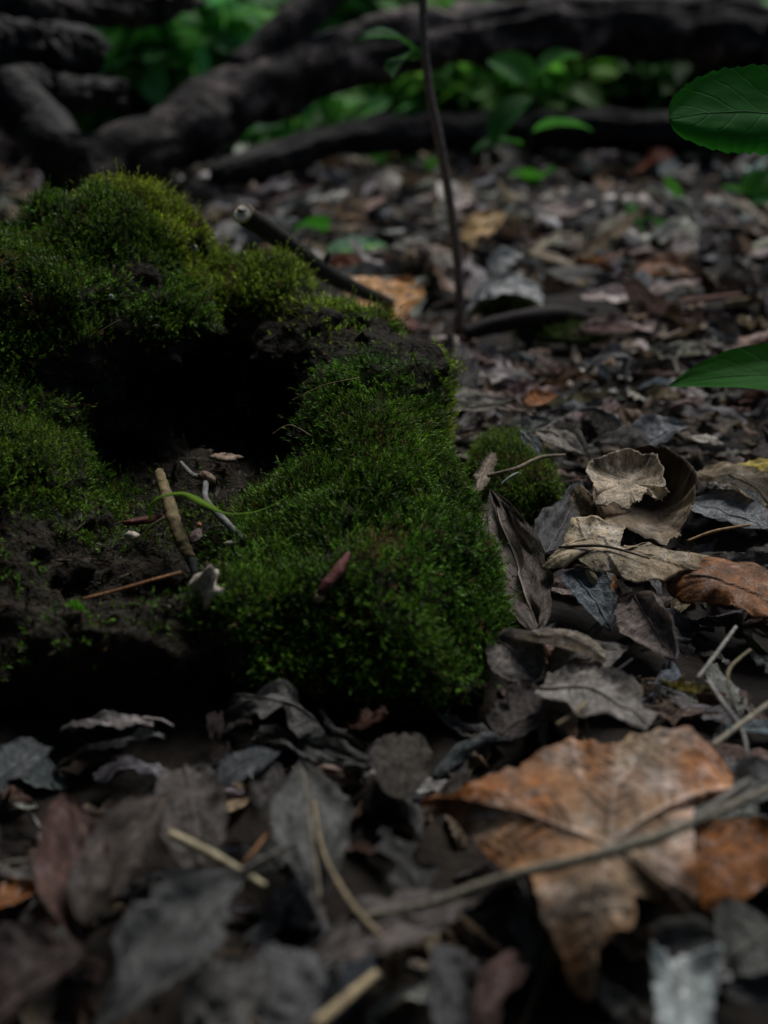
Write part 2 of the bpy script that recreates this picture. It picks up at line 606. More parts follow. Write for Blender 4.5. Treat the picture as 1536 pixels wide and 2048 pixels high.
def moss_shoots(pts, nrm, cover, rng, size=1.0, bright=1.0, leaflets=7):
    """every shoot: leaflets in a spiral round a short bent stem; one triangle each plus a stem sliver"""
    n = len(pts)
    up = np.array([0, 0, 1.0])
    fld = np.stack([fbm(pts * 26.0 + o_, 61, 2) for o_ in (0.0, 7.3, 15.1)], -1) - 0.5
    d = nrm * 0.75 + up * 0.30 + rng.normal(0, 0.34, (n, 3)) + fld * 2.2
    d /= np.linalg.norm(d, axis=1, keepdims=True)
    clump = fbm(pts * 38.0, 81, 3)
    L = (0.0035 + 0.0125 * np.clip(clump - 0.28, 0, 1) * 1.5 + 0.005 * rng.random(n) ** 2) * size * (0.55 + 0.45 * cover) * np.where(rng.random(n) < 0.07, 1.9, 1.0)
    ref = rng.normal(0, 1, (n, 3))
    b = np.cross(d, ref)
    b /= np.linalg.norm(b, axis=1, keepdims=True)
    c = np.cross(d, b)
    hue = fbm(pts * 9.0, 91, 2)[:, None]
    base = np.array([0.062, 0.155, 0.018]) * (1 - hue) + np.array([0.15, 0.20, 0.022]) * hue
    base = base * (0.35 + 1.5 * rng.random((n, 1)) ** 1.8) * np.asarray(bright) * (0.55 + 0.9 * fbm(pts * 45.0, 95, 2)[:, None])
    dry = rng.random(n) < 0.03 + 0.5 * np.clip((fbm(pts * 33.0, 99, 2) - 0.66) * 6, 0, 1)
    base[dry] = np.array([0.16, 0.10, 0.04]) * (0.5 + rng.random((dry.sum(), 1)))
    Vs, Ts, Cs = [], [], []
    for k in range(leaflets):
        t = 0.30 + 0.70 * (k + 0.5) / leaflets
        th = rng.random(n) * 6.283
        rad = np.cos(th)[:, None] * b + np.sin(th)[:, None] * c
        tng = -np.sin(th)[:, None] * b + np.cos(th)[:, None] * c
        ll = (0.0036 - 0.0014 * t) * size * (0.7 + 0.6 * rng.random(n))
        root = pts + d * (L * t)[:, None]
        tip = root + (rad * (0.95 - 0.35 * t) + d * (0.35 + 0.6 * t)) * ll[:, None]
        w = (0.00055 * size)
        Vs.append(np.stack([root - tng * w, root + tng * w, tip], 1))
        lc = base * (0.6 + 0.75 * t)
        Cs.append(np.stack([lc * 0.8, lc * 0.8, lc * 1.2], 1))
    w = 0.0003 * size
    Vs.append(np.stack([pts - b * w - d * 0.002, pts + b * w - d * 0.002, pts + d * L[:, None]], 1))
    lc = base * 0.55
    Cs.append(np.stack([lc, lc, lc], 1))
    V = np.concatenate(Vs).reshape(-1, 3)
    C = np.concatenate(Cs).reshape(-1, 3)
    return V, np.arange(len(V)).reshape(-1, 3), C

def sample_faces(V, F, A, N, n, rng):
    cdf = np.cumsum(A)
    f = np.searchsorted(cdf, rng.random(n) * cdf[-1])
    u, v = rng.random((n, 1)), rng.random((n, 1))
    q = V[F[f]]
    p = q[:, 0] * (1 - u) * (1 - v) + q[:, 1] * u * (1 - v) + q[:, 2] * u * v + q[:, 3] * (1 - u) * v
    return p, N[f]

cent = SV[SF].mean(1)
visible = (FN @ np.array([0, 0, 1.0]) > -0.5) & (cent[:, 2] > -0.005)
sp, sn = sample_faces(SV, SF, FA * visible, FN, 105000, RNG)
cov = moss_mask(sp, sn)
keep = RNG.random(len(sp)) < cov
sp, sn, cov = sp[keep], sn[keep], cov[keep]
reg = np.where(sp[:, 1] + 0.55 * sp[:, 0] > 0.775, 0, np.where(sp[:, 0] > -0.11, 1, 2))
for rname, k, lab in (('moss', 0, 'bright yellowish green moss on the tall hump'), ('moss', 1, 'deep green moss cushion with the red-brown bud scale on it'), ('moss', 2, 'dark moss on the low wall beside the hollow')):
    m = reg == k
    V, F, C = moss_shoots(sp[m], sn[m], cov[m], RNG, 1.0, ((2.3, 1.8, 1.4), (0.80, 1.02, 0.70), (0.85, 1.0, 0.75))[k])  # hump moss yellower; the light on its top is also put into the tint
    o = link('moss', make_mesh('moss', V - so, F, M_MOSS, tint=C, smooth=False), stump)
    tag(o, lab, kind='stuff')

# ------------------------------------------------------------------ fallen logs behind
def bark_tube(path, rad, n, seg, seed, rough):
    """a log skin with long furrows, knots and plates"""
    pr = catmull(np.column_stack([np.asarray(path, float), rad]), n)
    pr[:, :3] += (fbm(np.column_stack([np.arange(n) * 0.35, np.full(n, seed * 3.1), np.zeros(n)])[:, None] + np.array([[0, 0, 0], [0, 9, 0], [0, 0, 9]])[None], seed, 2) - 0.5) * 0.5 * pr[:, 3:4]
    V, F = tube_arrays(pr[:, :3], pr[:, 3], seg)
    Vg = V.reshape(n, seg, 3)
    d = Vg - pr[:, None, :3]
    th = np.linspace(0, 2 * math.pi, seg, endpoint=False)[None]
    sl = np.arange(n)[:, None] * 1.0
    furrow = fbm(np.stack([np.cos(th) * 3.2 + 0 * sl, np.sin(th) * 3.2 + 0 * sl, sl * 0.10 + 0 * th], -1), seed, 3) - 0.5
    lump = fbm(Vg * 11.0 + seed, seed + 3, 3) - 0.5
    plate = np.abs(fbm(Vg * 30.0 + seed, seed + 5, 2) - 0.5)
    Vg = pr[:, None, :3] + d * (1 + rough * (1.6 * furrow + 2.0 * lump - 1.1 * (plate - 0.12)))[..., None]
    return Vg.reshape(-1, 3), F

def log(path, rad, label, seed, group=None, seg=40, n=90, rough=0.36, name='fallen_log', mat=None):
    mat = mat or M_LOG
    e = tag(empty(name, path[0]), label, 'log', group)
    p = np.asarray(path, float) - np.asarray(path[0], float)
    V, F = bark_tube(p, rad, n, seg, seed, rough)
    link('bark', make_mesh('bark', V, F, mat), e)
    # splintered end of bare wood
    end = p[-1] - p[-2]
    end = end / np.linalg.norm(end)
    r = rad[-1]
    rg = np.random.default_rng(seed)
    for k in range(5):
        off = np.cross(end, rg.normal(0, 1, 3)) * r * 0.45
        ln = r * rg.uniform(0.5, 1.7)
        tube('splinter', [p[-1] + off - end * 0.02, p[-1] + off + end * ln * 0.5, p[-1] + off * 1.1 + end * ln], [r * 0.42, r * 0.3, r * 0.05], mat, e, 7, 0.4, seed + k, nscale=30.0)
    return e

main_log = log([PY(120, 395, 1.95), PY(300, 300, 2.10), PY(500, 198, 2.3), PY(760, 100, 2.5), PY(1050, 62, 2.7), PY(1330, 60, 2.8), PY(1560, 92, 2.75), PY(1900, 190, 2.6)],
    [0.05, 0.056, 0.060, 0.060, 0.066, 0.072, 0.085, 0.09], 'long weathered fallen log slanting up behind the sapling stem', 5)
V, F = tube_arrays(catmull([PY(485, 150, 2.32) - np.array(main_log.location), PY(545, 95, 2.36) - np.array(main_log.location), PY(600, 38, 2.4) - np.array(main_log.location), PY(680, -40, 2.46) - np.array(main_log.location), PY(760, -160, 2.5) - np.array(main_log.location)], 24), np.linspace(0.045, 0.028, 24), 16, 0.2, 4, nscale=14.0)
link('branch', make_mesh('branch', V, F, M_LOG), main_log)
log([PY(430, 352, 2.05), PY(560, 312, 2.2), PY(760, 268, 2.4), PY(1000, 258, 2.55), PY(1250, 262, 2.6), PY(1700, 268, 2.6)],
    [0.022, 0.030, 0.034, 0.036, 0.040, 0.04], 'thin dark fallen log low under the long weathered log', 8, mat=M_WET)
log([PY(-260, 60, 1.9), PY(-60, 28, 2.0), PY(120, 20, 2.1), PY(280, 10, 2.25), PY(380, -8, 2.35)], [0.06, 0.048, 0.040, 0.034, 0.026],
    'grey weathered branch crossing above the dark roots', 9)
log([PY(-240, 120, 1.8), PY(-40, 112, 1.85), PY(80, 108, 1.9), PY(180, 112, 1.95)], [0.06, 0.05, 0.046, 0.036], 'stubby dark log end pointing at the green bushes, upper of two', 12, mat=M_WET)
rt = log([PY(-240, 200, 1.75), PY(-30, 185, 1.8), PY(110, 184, 1.85), PY(232, 188, 1.9)], [0.045, 0.036, 0.030, 0.018], 'dark tapering root stub below the stubby log end', 14, name='root_stub', mat=M_WET)
rtl = np.array(rt.location)
V, F = tube_arrays(catmull([PY(10, 190, 1.80) - rtl, PY(80, 250, 1.76) - rtl, PY(130, 320, 1.70) - rtl, P(170, 420, 0.0) - rtl], 20), np.linspace(0.05, 0.032, 20), 14, 0.25, 5, nscale=14.0)
link('root', make_mesh('root', V, F, M_WET), rt)
log([P(-120, 330, 0.03), P(0, 300, 0.055), P(70, 300, 0.045), P(120, 345, 0.01)], [0.05, 0.05, 0.045, 0.03], 'pale grey rotten lump of wood beneath the dark root', 15, name='wood_lump')
dark_stick = tube('fallen_stick', [P(930, 668, 0.008), P(985, 650, 0.016), P(1060, 636, 0.022), P(1130, 630, 0.02), P(1185, 640, 0.008)], [0.008, 0.011, 0.012, 0.010, 0.006], M_TWIG, None, 10, 0.25, 3, 30, (0.02, 0.014, 0.014))
tag(dark_stick, 'thick nearly black stick lying behind the stump past the sapling', 'stick')

# ------------------------------------------------------------------ leaves
def prof(kind, s, rng):
    if kind == 'ovate':
        w = np.sin(math.pi * np.clip(s, 0, 1) ** 0.78) ** 0.8
    elif kind == 'lance':
        w = np.sin(math.pi * s ** 0.9) ** 1.15
    elif kind == 'obovate':
        w = np.sin(math.pi * s ** 1.25) ** 0.75
    elif kind == 'oak':
        w = np.sin(math.pi * s ** 1.1) ** 0.7 * (0.66 + 0.34 * np.cos(2 * math.pi * (3.6 * s + 0.4)))
    elif kind == 'torn':
        w = np.clip(np.sin(math.pi * (0.12 + 0.76 * s)), 0, 1) ** 0.6
    else:
        w = np.sqrt(np.clip(1 - (2 * s - 1) ** 2, 0, 1))
    return w

def blade(L, W, kind='ovate', nv=17, nu=9, curl=(0.3, 0.3), bend=0.0, fold=0.0, twist=0.0, ragged=0.10, serr=0, wr=0.002, seed=0):
    rng = np.random.default_rng(seed)
    s = np.linspace(0, 1, nv)
    nh = nu // 2
    c = np.linspace(0, 1, nh + 1)
    w0 = prof(kind, s, rng) * W / 2 + W * 0.006
    sides = []
    for sd in (0, 1):
        rg = 1 - ragged * 1.6 * fbm(np.stack([s * (nv * 0.55), np.full(nv, seed * 3.7 + sd * 9), np.zeros(nv)], -1), 3, 2)
        rg = rg - ragged * 0.7 * np.convolve(rng.random(nv), [0.25, 0.5, 0.25], 'same') - ragged * 0.25 * rng.random(nv)
        if serr:
            rg = rg - 0.07 * ((s * serr) % 1.0)
        bite = rng.random()
        if ragged > 0.12 and bite < 0.5:
            b0 = rng.random()
            rg = rg - 0.45 * np.exp(-((s - b0) / 0.09) ** 2)
        w = w0 * np.clip(rg, 0.05, 2)
        k = curl[sd] * (0.6 + 0.9 * fbm(np.stack([s * 2.5, np.full(nv, seed * 1.3 + sd * 4), np.zeros(nv)], -1), 5, 2))
        a = fold + k[:, None] * c[None, 1:] ** 1.6 * 2.0
        dc = (w / nh)[:, None]
        x = np.cumsum(np.cos(a) * dc, 1)
        h = np.cumsum(np.sin(a) * dc, 1)
        sides.append((np.concatenate([np.zeros((nv, 1)), x], 1), np.concatenate([np.zeros((nv, 1)), h], 1)))
    X = np.concatenate([-sides[0][0][:, :0:-1], sides[1][0]], 1)
    Hh = np.concatenate([sides[0][1][:, :0:-1], sides[1][1]], 1)
    cc = np.concatenate([-c[:0:-1], c])
    th = bend * (s - 0.5) * 2
    ds = L / (nv - 1)
    y = np.concatenate([[0], np.cumsum(np.cos(th[1:]) * ds)])
    z = np.concatenate([[0], np.cumsum(np.sin(th[1:]) * ds)])
    q = np.stack([np.broadcast_to(s[:, None] * 4, X.shape), np.broadcast_to(cc[None] * 2, X.shape), np.full(X.shape, seed * 0.77)], -1)
    Hh = Hh + (fbm(q, 7, 3) - 0.5) * 2 * wr * np.sin(math.pi * np.clip(s, 0.08, 0.95))[:, None]
    cr = np.abs(fbm(q * np.array([1.1, 1.3, 1.0]) + 31.7, 15, 2) - 0.5)
    Hh = Hh - (cr - 0.12) * wr * 2.6
    if twist:
        ta = twist * (s - 0.5)[:, None]
        X, Hh = X * np.cos(ta) - Hh * np.sin(ta), X * np.sin(ta) + Hh * np.cos(ta)
    V = np.stack([X, y[:, None] - Hh * np.sin(th)[:, None], z[:, None] + Hh * np.cos(th)[:, None]], -1)
    luv = np.stack([np.broadcast_to(cc[None], X.shape), np.broadcast_to(s[:, None], X.shape), np.full(X.shape, rng.random())], -1)
    return V, luv

def euler_mat(rx, ry, rz):
    cx, sx, cy, sy, cz, sz = math.cos(rx), math.sin(rx), math.cos(ry), math.sin(ry), math.cos(rz), math.sin(rz)
    return (np.array([[cz, -sz, 0], [sz, cz, 0], [0, 0, 1]]) @ np.array([[cy, 0, sy], [0, 1, 0], [-sy, 0, cy]])
            @ np.array([[1, 0, 0], [0, cx, -sx], [0, sx, cx]]))

TINT = dict(grey=(0.25, 0.24, 0.232), pale=(0.60, 0.55, 0.49), tan=(0.36, 0.27, 0.17), brown=(0.15, 0.095, 0.06), orange=(0.43, 0.155, 0.036),
            dark=(0.065, 0.05, 0.045), pink=(0.25, 0.165, 0.13), yellow=(0.55, 0.42, 0.05), blue=(0.165, 0.195, 0.22), white=(0.66, 0.69, 0.68),
            red=(0.17, 0.06, 0.045), green=(0.045, 0.17, 0.03), mint=(0.16, 0.32, 0.20), lime=(0.16, 0.30, 0.035))

def place_on(base, tip, V, roll):
    """lay a blade so that its midrib runs from base to tip, rolled about that line"""
    mid = V.shape[1] // 2
    b0, t0 = V[0, mid], V[-1, mid]
    ch = t0 - b0
    L0 = np.linalg.norm(ch)
    a0 = ch / L0
    x0 = np.array([1.0, 0, 0])
    n0 = np.cross(x0, a0)
    n0 /= np.linalg.norm(n0)
    base, tip = np.asarray(base, float), np.asarray(tip, float)
    a1 = tip - base
    L1 = np.linalg.norm(a1)
    a1 = a1 / L1
    up = np.array([0, 0, 1.0])
    n1 = up - a1 * (up @ a1)
    if np.linalg.norm(n1) < 0.05:
        n1 = np.array([0, -1.0, 0.2])
    n1 /= np.linalg.norm(n1)
    x1 = np.cross(a1, n1)
    n1, x1 = n1 * math.cos(roll) + x1 * math.sin(roll), x1 * math.cos(roll) - n1 * math.sin(roll)
    Q = (V - b0)
    k = L1 / L0
    W = k * ((Q @ x0)[..., None] * x1 + (Q @ a0)[..., None] * a1 + (Q @ n0)[..., None] * n1)
    return W + base

def leaf_object(name, V, luv, tint, label, cat='leaf', group=None, mat=None, rib=0.0007, petiole=0.0, rib_tint=None, parent=None):
    nv, nu = V.shape[:2]
    loc = V[nv // 2, nu // 2].copy()
    me = make_mesh(name, V - loc, grid_faces(nv, nu), mat or M_LEAF, tint=tint, luv=luv.reshape(-1, 3))
    o = link(name, me, parent, loc if parent is None else loc - np.array(parent.location))
    if parent is None:
        tag(o, label, cat, group)
    if rib:
        m = nu // 2
        nn = np.cross(V[:, min(m + 1, nu - 1)] - V[:, m - 1], np.gradient(V[:, m], axis=0))
        nn /= np.linalg.norm(nn, axis=1, keepdims=True) + 1e-9
        path = V[:, m] - loc + nn * rib * 0.5 * np.sign(nn[:, 2:3] + 1e-9)
        if petiole:
            d = path[0] - path[2]
            d = d / (np.linalg.norm(d) + 1e-9)
            path = np.concatenate([[path[0] + d * petiole + np.array([0, 0, -petiole * 0.25]), path[0] + d * petiole * 0.5], path])
        rad = np.linspace(rib, rib * 0.35, len(path))
        Vt, Ft = tube_arrays(path[::1], rad, 5)
        rt_ = np.asarray(rib_tint if rib_tint is not None else np.asarray(tint if np.ndim(tint) == 1 else np.mean(tint, 0)) * 0.9)
        link('midrib', make_mesh('midrib', Vt, Ft, M_RIB, tint=rt_), o)
    return o

hero_px = []
def hero(label, b, t, W, tint, kind='ovate', curl=(0.25, 0.25), bend=0.0, fold=0.0, roll=0.0, ragged=0.12, serr=0, wr=0.0035, seed=1, petiole=0.0,
         twist=0.0, nv=41, nu=17, group=None, rib=0.0007, mat=None, name='dead_leaf', rib_tint=None, cat='leaf'):
    """b, t: (photo x, photo y, height) of the two ends; W in metres"""
    B, T = P(*b), P(*t)
    L = np.linalg.norm(T - B)
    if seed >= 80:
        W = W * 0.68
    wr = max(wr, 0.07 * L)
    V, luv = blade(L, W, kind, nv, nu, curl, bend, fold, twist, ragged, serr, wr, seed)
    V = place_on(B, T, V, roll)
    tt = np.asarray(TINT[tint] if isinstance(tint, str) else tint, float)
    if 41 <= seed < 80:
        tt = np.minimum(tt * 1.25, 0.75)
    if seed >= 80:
        tt = tt * np.array([0.76, 0.79, 0.81])  # foreground shade put into the colour of the front leaves
    hero_px.append(((b[0] + t[0]) / 2, (b[1] + t[1]) / 2))
    return leaf_object(name, V, luv, tt, label, cat, group, mat, rib, petiole, rib_tint)

def seg_dist(p, a, b):
    ab = b - a
    t = np.clip(((p - a) @ ab) / (ab @ ab + 1e-12), 0, 1)
    return np.linalg.norm(p - a - t[..., None] * ab, axis=-1), t

def sheet(label, outline, center, tint, name='dead_leaf', N=120, M=22, wr=0.003, rough=0.035, veins=(), seed=1, tint2=None, mixf=None, dome=0.0, vh=0.0010, vw=0.0014, wscale=28.0, group=None):
    """a leaf whose outline is known: outline and center are (photo x, photo y, height)"""
    B = catmull([P(*o) for o in outline], N, True)
    C = P(*center)
    rg = 1 + rough * (fbm(np.stack([np.arange(N) * 0.55, np.full(N, seed * 7.0), np.zeros(N)], -1), 3, 2) - 0.5) * 4
    rg += rough * 0.9 * (np.random.default_rng(seed).random(N) - 0.5)
    rg[-1] = (rg[0] + rg[-2]) / 2
    B[:, 2] += (fbm(np.stack([np.cos(np.arange(N) / N * 6.283) * N * 0.045, np.sin(np.arange(N) / N * 6.283) * N * 0.045, np.full(N, seed * 1.7)], -1), 8, 2) - 0.5) * 0.010
    r = np.linspace(0.0, 1, M) ** 0.9
    r[0] = 0.004
    D = (B - C) * np.stack([rg, rg, np.ones(N)], -1)
    V = C + r[:, None, None] * D[None]
    kk = np.exp(-0.5 * (np.minimum(np.arange(N), N - np.arange(N)) / (N * 0.09)) ** 2)
    zs = np.real(np.fft.ifft(np.fft.fft(B[:, 2]) * np.fft.fft(kk / kk.sum())))
    V[..., 2] = C[2] + (zs[None] - C[2]) * (r[:, None] ** 2.2) + (B[:, 2] - zs)[None] * (r[:, None] ** 5) + dome * (1 - r[:, None] ** 2)
    flat = V.reshape(-1, 3)
    V[..., 2] += ((fbm(np.stack([V[..., 0], V[..., 1], np.full(V.shape[:2], seed)], -1) * wscale, seed, 3) - 0.5) * 2 * wr)
    vein = np.zeros(len(flat))
    segs = [(P(*a), P(*b), 1.0) for a, b in veins]
    if len(veins) > 6:
        for pa, pb, w_ in list(segs):
            ax_ = (pb - pa)[:2]
            ln = np.linalg.norm(ax_)
            for q_ in range(2, 9):
                for sg in (-1, 1):
                    an = sg * 0.8
                    dv = np.array([ax_[0] * math.cos(an) - ax_[1] * math.sin(an), ax_[0] * math.sin(an) + ax_[1] * math.cos(an), 0]) / ln
                    st = pa + (pb - pa) * (q_ / 10.0 + 0.03 * sg)
                    segs.append((st, st + dv * ln * 0.30 * (1.1 - q_ / 12.0), 0.5))
    for pa, pb, w_ in segs:
        d, t = seg_dist(flat[:, :2], pa[:2], pb[:2])
        vein = np.maximum(vein, (0.5 + 0.5 * w_) * np.clip(1.2 - d / (vw * w_ * (1.15 - 0.7 * t)), 0, 1))
    V[..., 2] += (vein * vh).reshape(M, N)
    loc = V[0].mean(0)
    size = np.abs(flat - loc).max()
    luv = np.concatenate([(flat - loc)[:, :2] / size * np.array([1.3, 0.55]), np.full((len(flat), 1), (seed * 0.137) % 1)], 1)
    t1 = np.asarray(TINT[tint] if isinstance(tint, str) else tint, float)
    tt = np.tile(t1, (len(flat), 1))
    if tint2 is not None:
        t2 = np.asarray(TINT[tint2] if isinstance(tint2, str) else tint2, float)
        px, py, _ = to_px(flat * np.array([1, 1, 0]) + np.array([0, 0, 0.01]))
        f = mixf(px, py, flat)[:, None]
        tt = t1 * (1 - f) + t2 * f
    me = make_mesh(name, V - loc, grid_faces(M, N, wrap=True)[:, ::-1], M_PALM, tint=tt, luv=luv, vein=vein)
    o = link(name, me, None, loc)
    tag(o, label, 'leaf', group)
    sol = o.modifiers.new('thickness', 'SOLIDIFY')
    sol.thickness = 0.0004
    hero_px.append(center[:2])
    return o

# --- the big lobed leaf and its neighbours
def maple_mix(px, py, p):
    n = fbm(p * 40.0, 5, 3)
    f = np.exp(-(((px - 1200) / 190) ** 2 + ((py - 1640) / 150) ** 2)) + 0.9 * np.exp(-(((px - 1190) / 130) ** 2 + ((py - 1860) / 150) ** 2)) + 0.7 * np.exp(-(((px - 1330) / 90) ** 2 + ((py - 1760) / 80) ** 2))
    return np.clip(f * 0.85 + (n - 0.52) * 2.4, 0, 1)

cM = (1205, 1690, 0.034)
sheet('large orange-brown lobed leaf with a bleached middle, lying under the forked twig',
      [(838, 1598, 0.014), (905, 1590, 0.022), (985, 1560, 0.028), (1060, 1520, 0.03), (1150, 1470, 0.034), (1215, 1492, 0.034), (1265, 1470, 0.038), (1335, 1455, 0.038),
       (1420, 1500, 0.030), (1488, 1568, 0.020), (1470, 1600, 0.016), (1400, 1610, 0.026), (1385, 1680, 0.028), (1400, 1790, 0.026), (1380, 1845, 0.016), (1330, 1800, 0.022),
       (1270, 1800, 0.024), (1265, 1860, 0.024), (1200, 1905, 0.022), (1185, 1985, 0.012), (1140, 1975, 0.013), (1120, 1900, 0.022), (1085, 1840, 0.024), (1060, 1755, 0.027),
       (985, 1720, 0.018), (935, 1665, 0.014), (880, 1625, 0.012)],
      cM, 'orange', N=220, M=46, wr=0.0055, rough=0.015, seed=4, tint2=(0.44, 0.31, 0.19), mixf=maple_mix, vh=0.0007, vw=0.0017, wscale=34.0,
      veins=[((1215, 1700, 0.03), (1170, 1975, 0.015)), ((1215, 1700, 0.03), (850, 1600, 0.02)), ((1215, 1700, 0.03), (1240, 1480, 0.035)), ((1215, 1700, 0.03), (1470, 1580, 0.02)),
             ((1215, 1700, 0.03), (1390, 1820, 0.02)), ((1165, 1580, 0.03), (1140, 1480, 0.03)), ((1080, 1655, 0.03), (990, 1570, 0.03)), ((1330, 1650, 0.03), (1330, 1465, 0.035)),
             ((1195, 1820, 0.03), (1260, 1850, 0.02)), ((1190, 1830, 0.03), (1095, 1850, 0.02)), ((1230, 1600, 0.03), (1300, 1480, 0.03))])
sheet('plain orange leaf half hidden under the large lobed leaf',
      [(1400, 1650, 0.012), (1450, 1648, 0.018), (1536, 1640, 0.02), (1620, 1660, 0.015), (1560, 1740, 0.010), (1500, 1800, 0.008), (1432, 1832, 0.003), (1395, 1800, 0.004), (1385, 1720, 0.006)],
      (1460, 1730, 0.014), 'orange', N=70, M=16, wr=0.002, seed=6)
# --- the curled pale leaf on its brown bowl
def bowl_mix(px, py, p):
    return np.clip((py - 1010) / 60 + (fbm(p * 60, 3, 2) - 0.5), 0, 1)  # inner brown darkened, the cup's shade painted in; tan towards the rim
sheet('brown cupped leaf holding the pale curled leaf',
      [(1185, 1010, 0.026), (1200, 930, 0.030), (1260, 897, 0.045), (1330, 893, 0.052), (1385, 930, 0.052), (1390, 990, 0.040), (1368, 1050, 0.022), (1338, 1078, 0.016), (1270, 1068, 0.014), (1215, 1055, 0.014), (1180, 1045, 0.016)],
      (1290, 1010, 0.006), (0.10, 0.06, 0.03), N=110, M=24, wr=0.002, seed=9, tint2='tan', mixf=bowl_mix)
def cup_mix(px, py, p):
    f = np.exp(-(((px - 1255) / 55) ** 2 + ((py - 960) / 32) ** 2))
    return np.clip(f * 1.1 + (fbm(p * 120, 8, 3) - 0.5) * 1.2, 0, 1)
sheet('pale curled leaf with frilled rim and grey middle, cupped on a brown leaf',
      [(1172, 932, 0.052), (1200, 915, 0.056), (1240, 905, 0.058), (1290, 906, 0.058), (1318, 928, 0.056), (1330, 965, 0.052), (1336, 990, 0.044), (1310, 1000, 0.040), (1296, 985, 0.050), (1275, 1002, 0.046),
       (1258, 1023, 0.036), (1225, 1012, 0.040), (1190, 1015, 0.034), (1192, 975, 0.046)],
      (1255, 960, 0.042), (0.62, 0.50, 0.36), N=130, M=24, wr=0.0022, rough=0.05, seed=13, tint2=(0.20, 0.185, 0.18), mixf=cup_mix, wscale=60.0)
hero('grey curled leaf rolled against the pale cupped leaf', (1150, 975, 0.036), (1208, 1040, 0.018), 0.028, 'tan', 'torn', (1.1, 0.2), 0.5, 0.2, 0.5, 0.12, 0, 0.001, 31, rib=0.0)
def tan_mix(px, py, p):
    return np.clip((px - 1150) / 200 * 0.5 + (fbm(p * 60, 12, 3) - 0.4) * 1.4, 0, 1)
tan_leaf = sheet('tan torn leaf with a dark midrib beside the small moss clump',
      [(1082, 1138, 0.022), (1105, 1110, 0.026), (1128, 1085, 0.030), (1142, 1040, 0.038), (1170, 1036, 0.040), (1245, 1055, 0.038), (1246, 1070, 0.036), (1240, 1098, 0.034), (1262, 1102, 0.034), (1290, 1088, 0.034), (1330, 1105, 0.030), (1375, 1118, 0.028), (1418, 1122, 0.024),
       (1410, 1142, 0.025), (1370, 1148, 0.025), (1320, 1162, 0.025), (1258, 1165, 0.025), (1225, 1142, 0.028), (1180, 1140, 0.028), (1150, 1118, 0.030), (1120, 1140, 0.024)],
      (1200, 1100, 0.034), (0.60, 0.48, 0.32), N=150, M=24, wr=0.003, rough=0.03, seed=17, tint2=(0.36, 0.25, 0.14), mixf=tan_mix, wscale=45.0, vh=0.0008,
      veins=[((1120, 1095, 0.03), (1200, 1092, 0.03)), ((1200, 1092, 0.03), (1300, 1120, 0.03)), ((1170, 1094, 0.03), (1150, 1050, 0.03)), ((1210, 1094, 0.03), (1215, 1140, 0.02))])
tube('midrib', np.array([P(1118, 1095, 0.0325), P(1160, 1092, 0.0365), P(1205, 1092, 0.0385), P(1250, 1102, 0.037), P(1300, 1118, 0.034)]) - np.array(tan_leaf.location),
     [0.0009, 0.0011, 0.001, 0.0008, 0.0005], M_RIB, tan_leaf, 6, 0, 0, 18, (0.05, 0.035, 0.025))
sheet('flat orange-brown leaf jutting out below the tan torn leaf',
      [(1330, 1155, 0.018), (1380, 1135, 0.024), (1440, 1118, 0.028), (1536, 1140, 0.030), (1640, 1190, 0.02), (1600, 1250, 0.016), (1536, 1238, 0.022), (1480, 1218, 0.024), (1440, 1205, 0.022), (1380, 1212, 0.016), (1345, 1190, 0.014)],
      (1450, 1168, 0.030), (0.36, 0.15, 0.055), N=90, M=18, wr=0.0022, rough=0.03, seed=19, veins=[((1380, 1140, 0.03), (1600, 1210, 0.03))], vh=0.0012)
hero('tall brown leaf leaning on the moss cushion, ribbed along one edge', (1075, 1270, 0.004), (985, 985, 0.030), 0.05, (0.125, 0.095, 0.08), 'ovate', (0.5, 0.1), 0.2, 0.2, -0.5, 0.10, 0, 0.003, 41, petiole=0.0, rib_tint=(0.3, 0.26, 0.2))
hero('slate grey toothed leaf below the tan torn leaf', (1140, 1145, 0.020), (1222, 1262, 0.004), 0.038, 'blue', 'ovate', (0.3, 0.25), -0.3, 0.15, 0.1, 0.12, 9, 0.002, 42)
hero('dark slate leaf tucked under the pale cupped leaf', (1090, 1110, 0.012), (1160, 970, 0.012), 0.042, (0.09, 0.088, 0.09), 'ovate', (0.2, 0.4), 0.2, 0.1, 0.1, 0.10, 0, 0.002, 43)
hero('pinkish grey leaf folded like a boat below the orange leaf', (1268, 1190, 0.018), (1350, 1320, 0.006), 0.050, (0.17, 0.13, 0.115), 'ovate', (0.9, 0.2), 0.2, 0.2, 0.2, 0.08, 0, 0.002, 44)
hero('tan scroll of leaf arched over a dark gap', (1042, 1275, 0.022), (1208, 1318, 0.020), 0.036, (0.27, 0.225, 0.17), 'torn', (-0.5, 0.9), -0.5, 0.1, 0.3, 0.08, 0, 0.002, 45)
hero('smooth grey-brown leaf lying under the tan scroll', (1085, 1352, 0.010), (1255, 1300, 0.014), 0.034, (0.17, 0.155, 0.14), 'lance', (0.2, 0.3), -0.3, 0.0, 0.1, 0.06, 0, 0.0015, 46)
hero('grey scroll-edged leaf hugging the foot of the moss cushion', (985, 1275, 0.018), (1075, 1365, 0.008), 0.042, (0.17, 0.15, 0.135), 'obovate', (0.9, 0.2), -0.4, 0.1, 0.2, 0.06, 0, 0.0015, 47)
hero('speckled grey leaf just above the large lobed leaf', (1080, 1375, 0.018), (1300, 1450, 0.018), 0.062, (0.26, 0.235, 0.21), 'torn', (0.5, 0.4), -0.3, -0.1, -0.1, 0.18, 0, 0.004, 48)
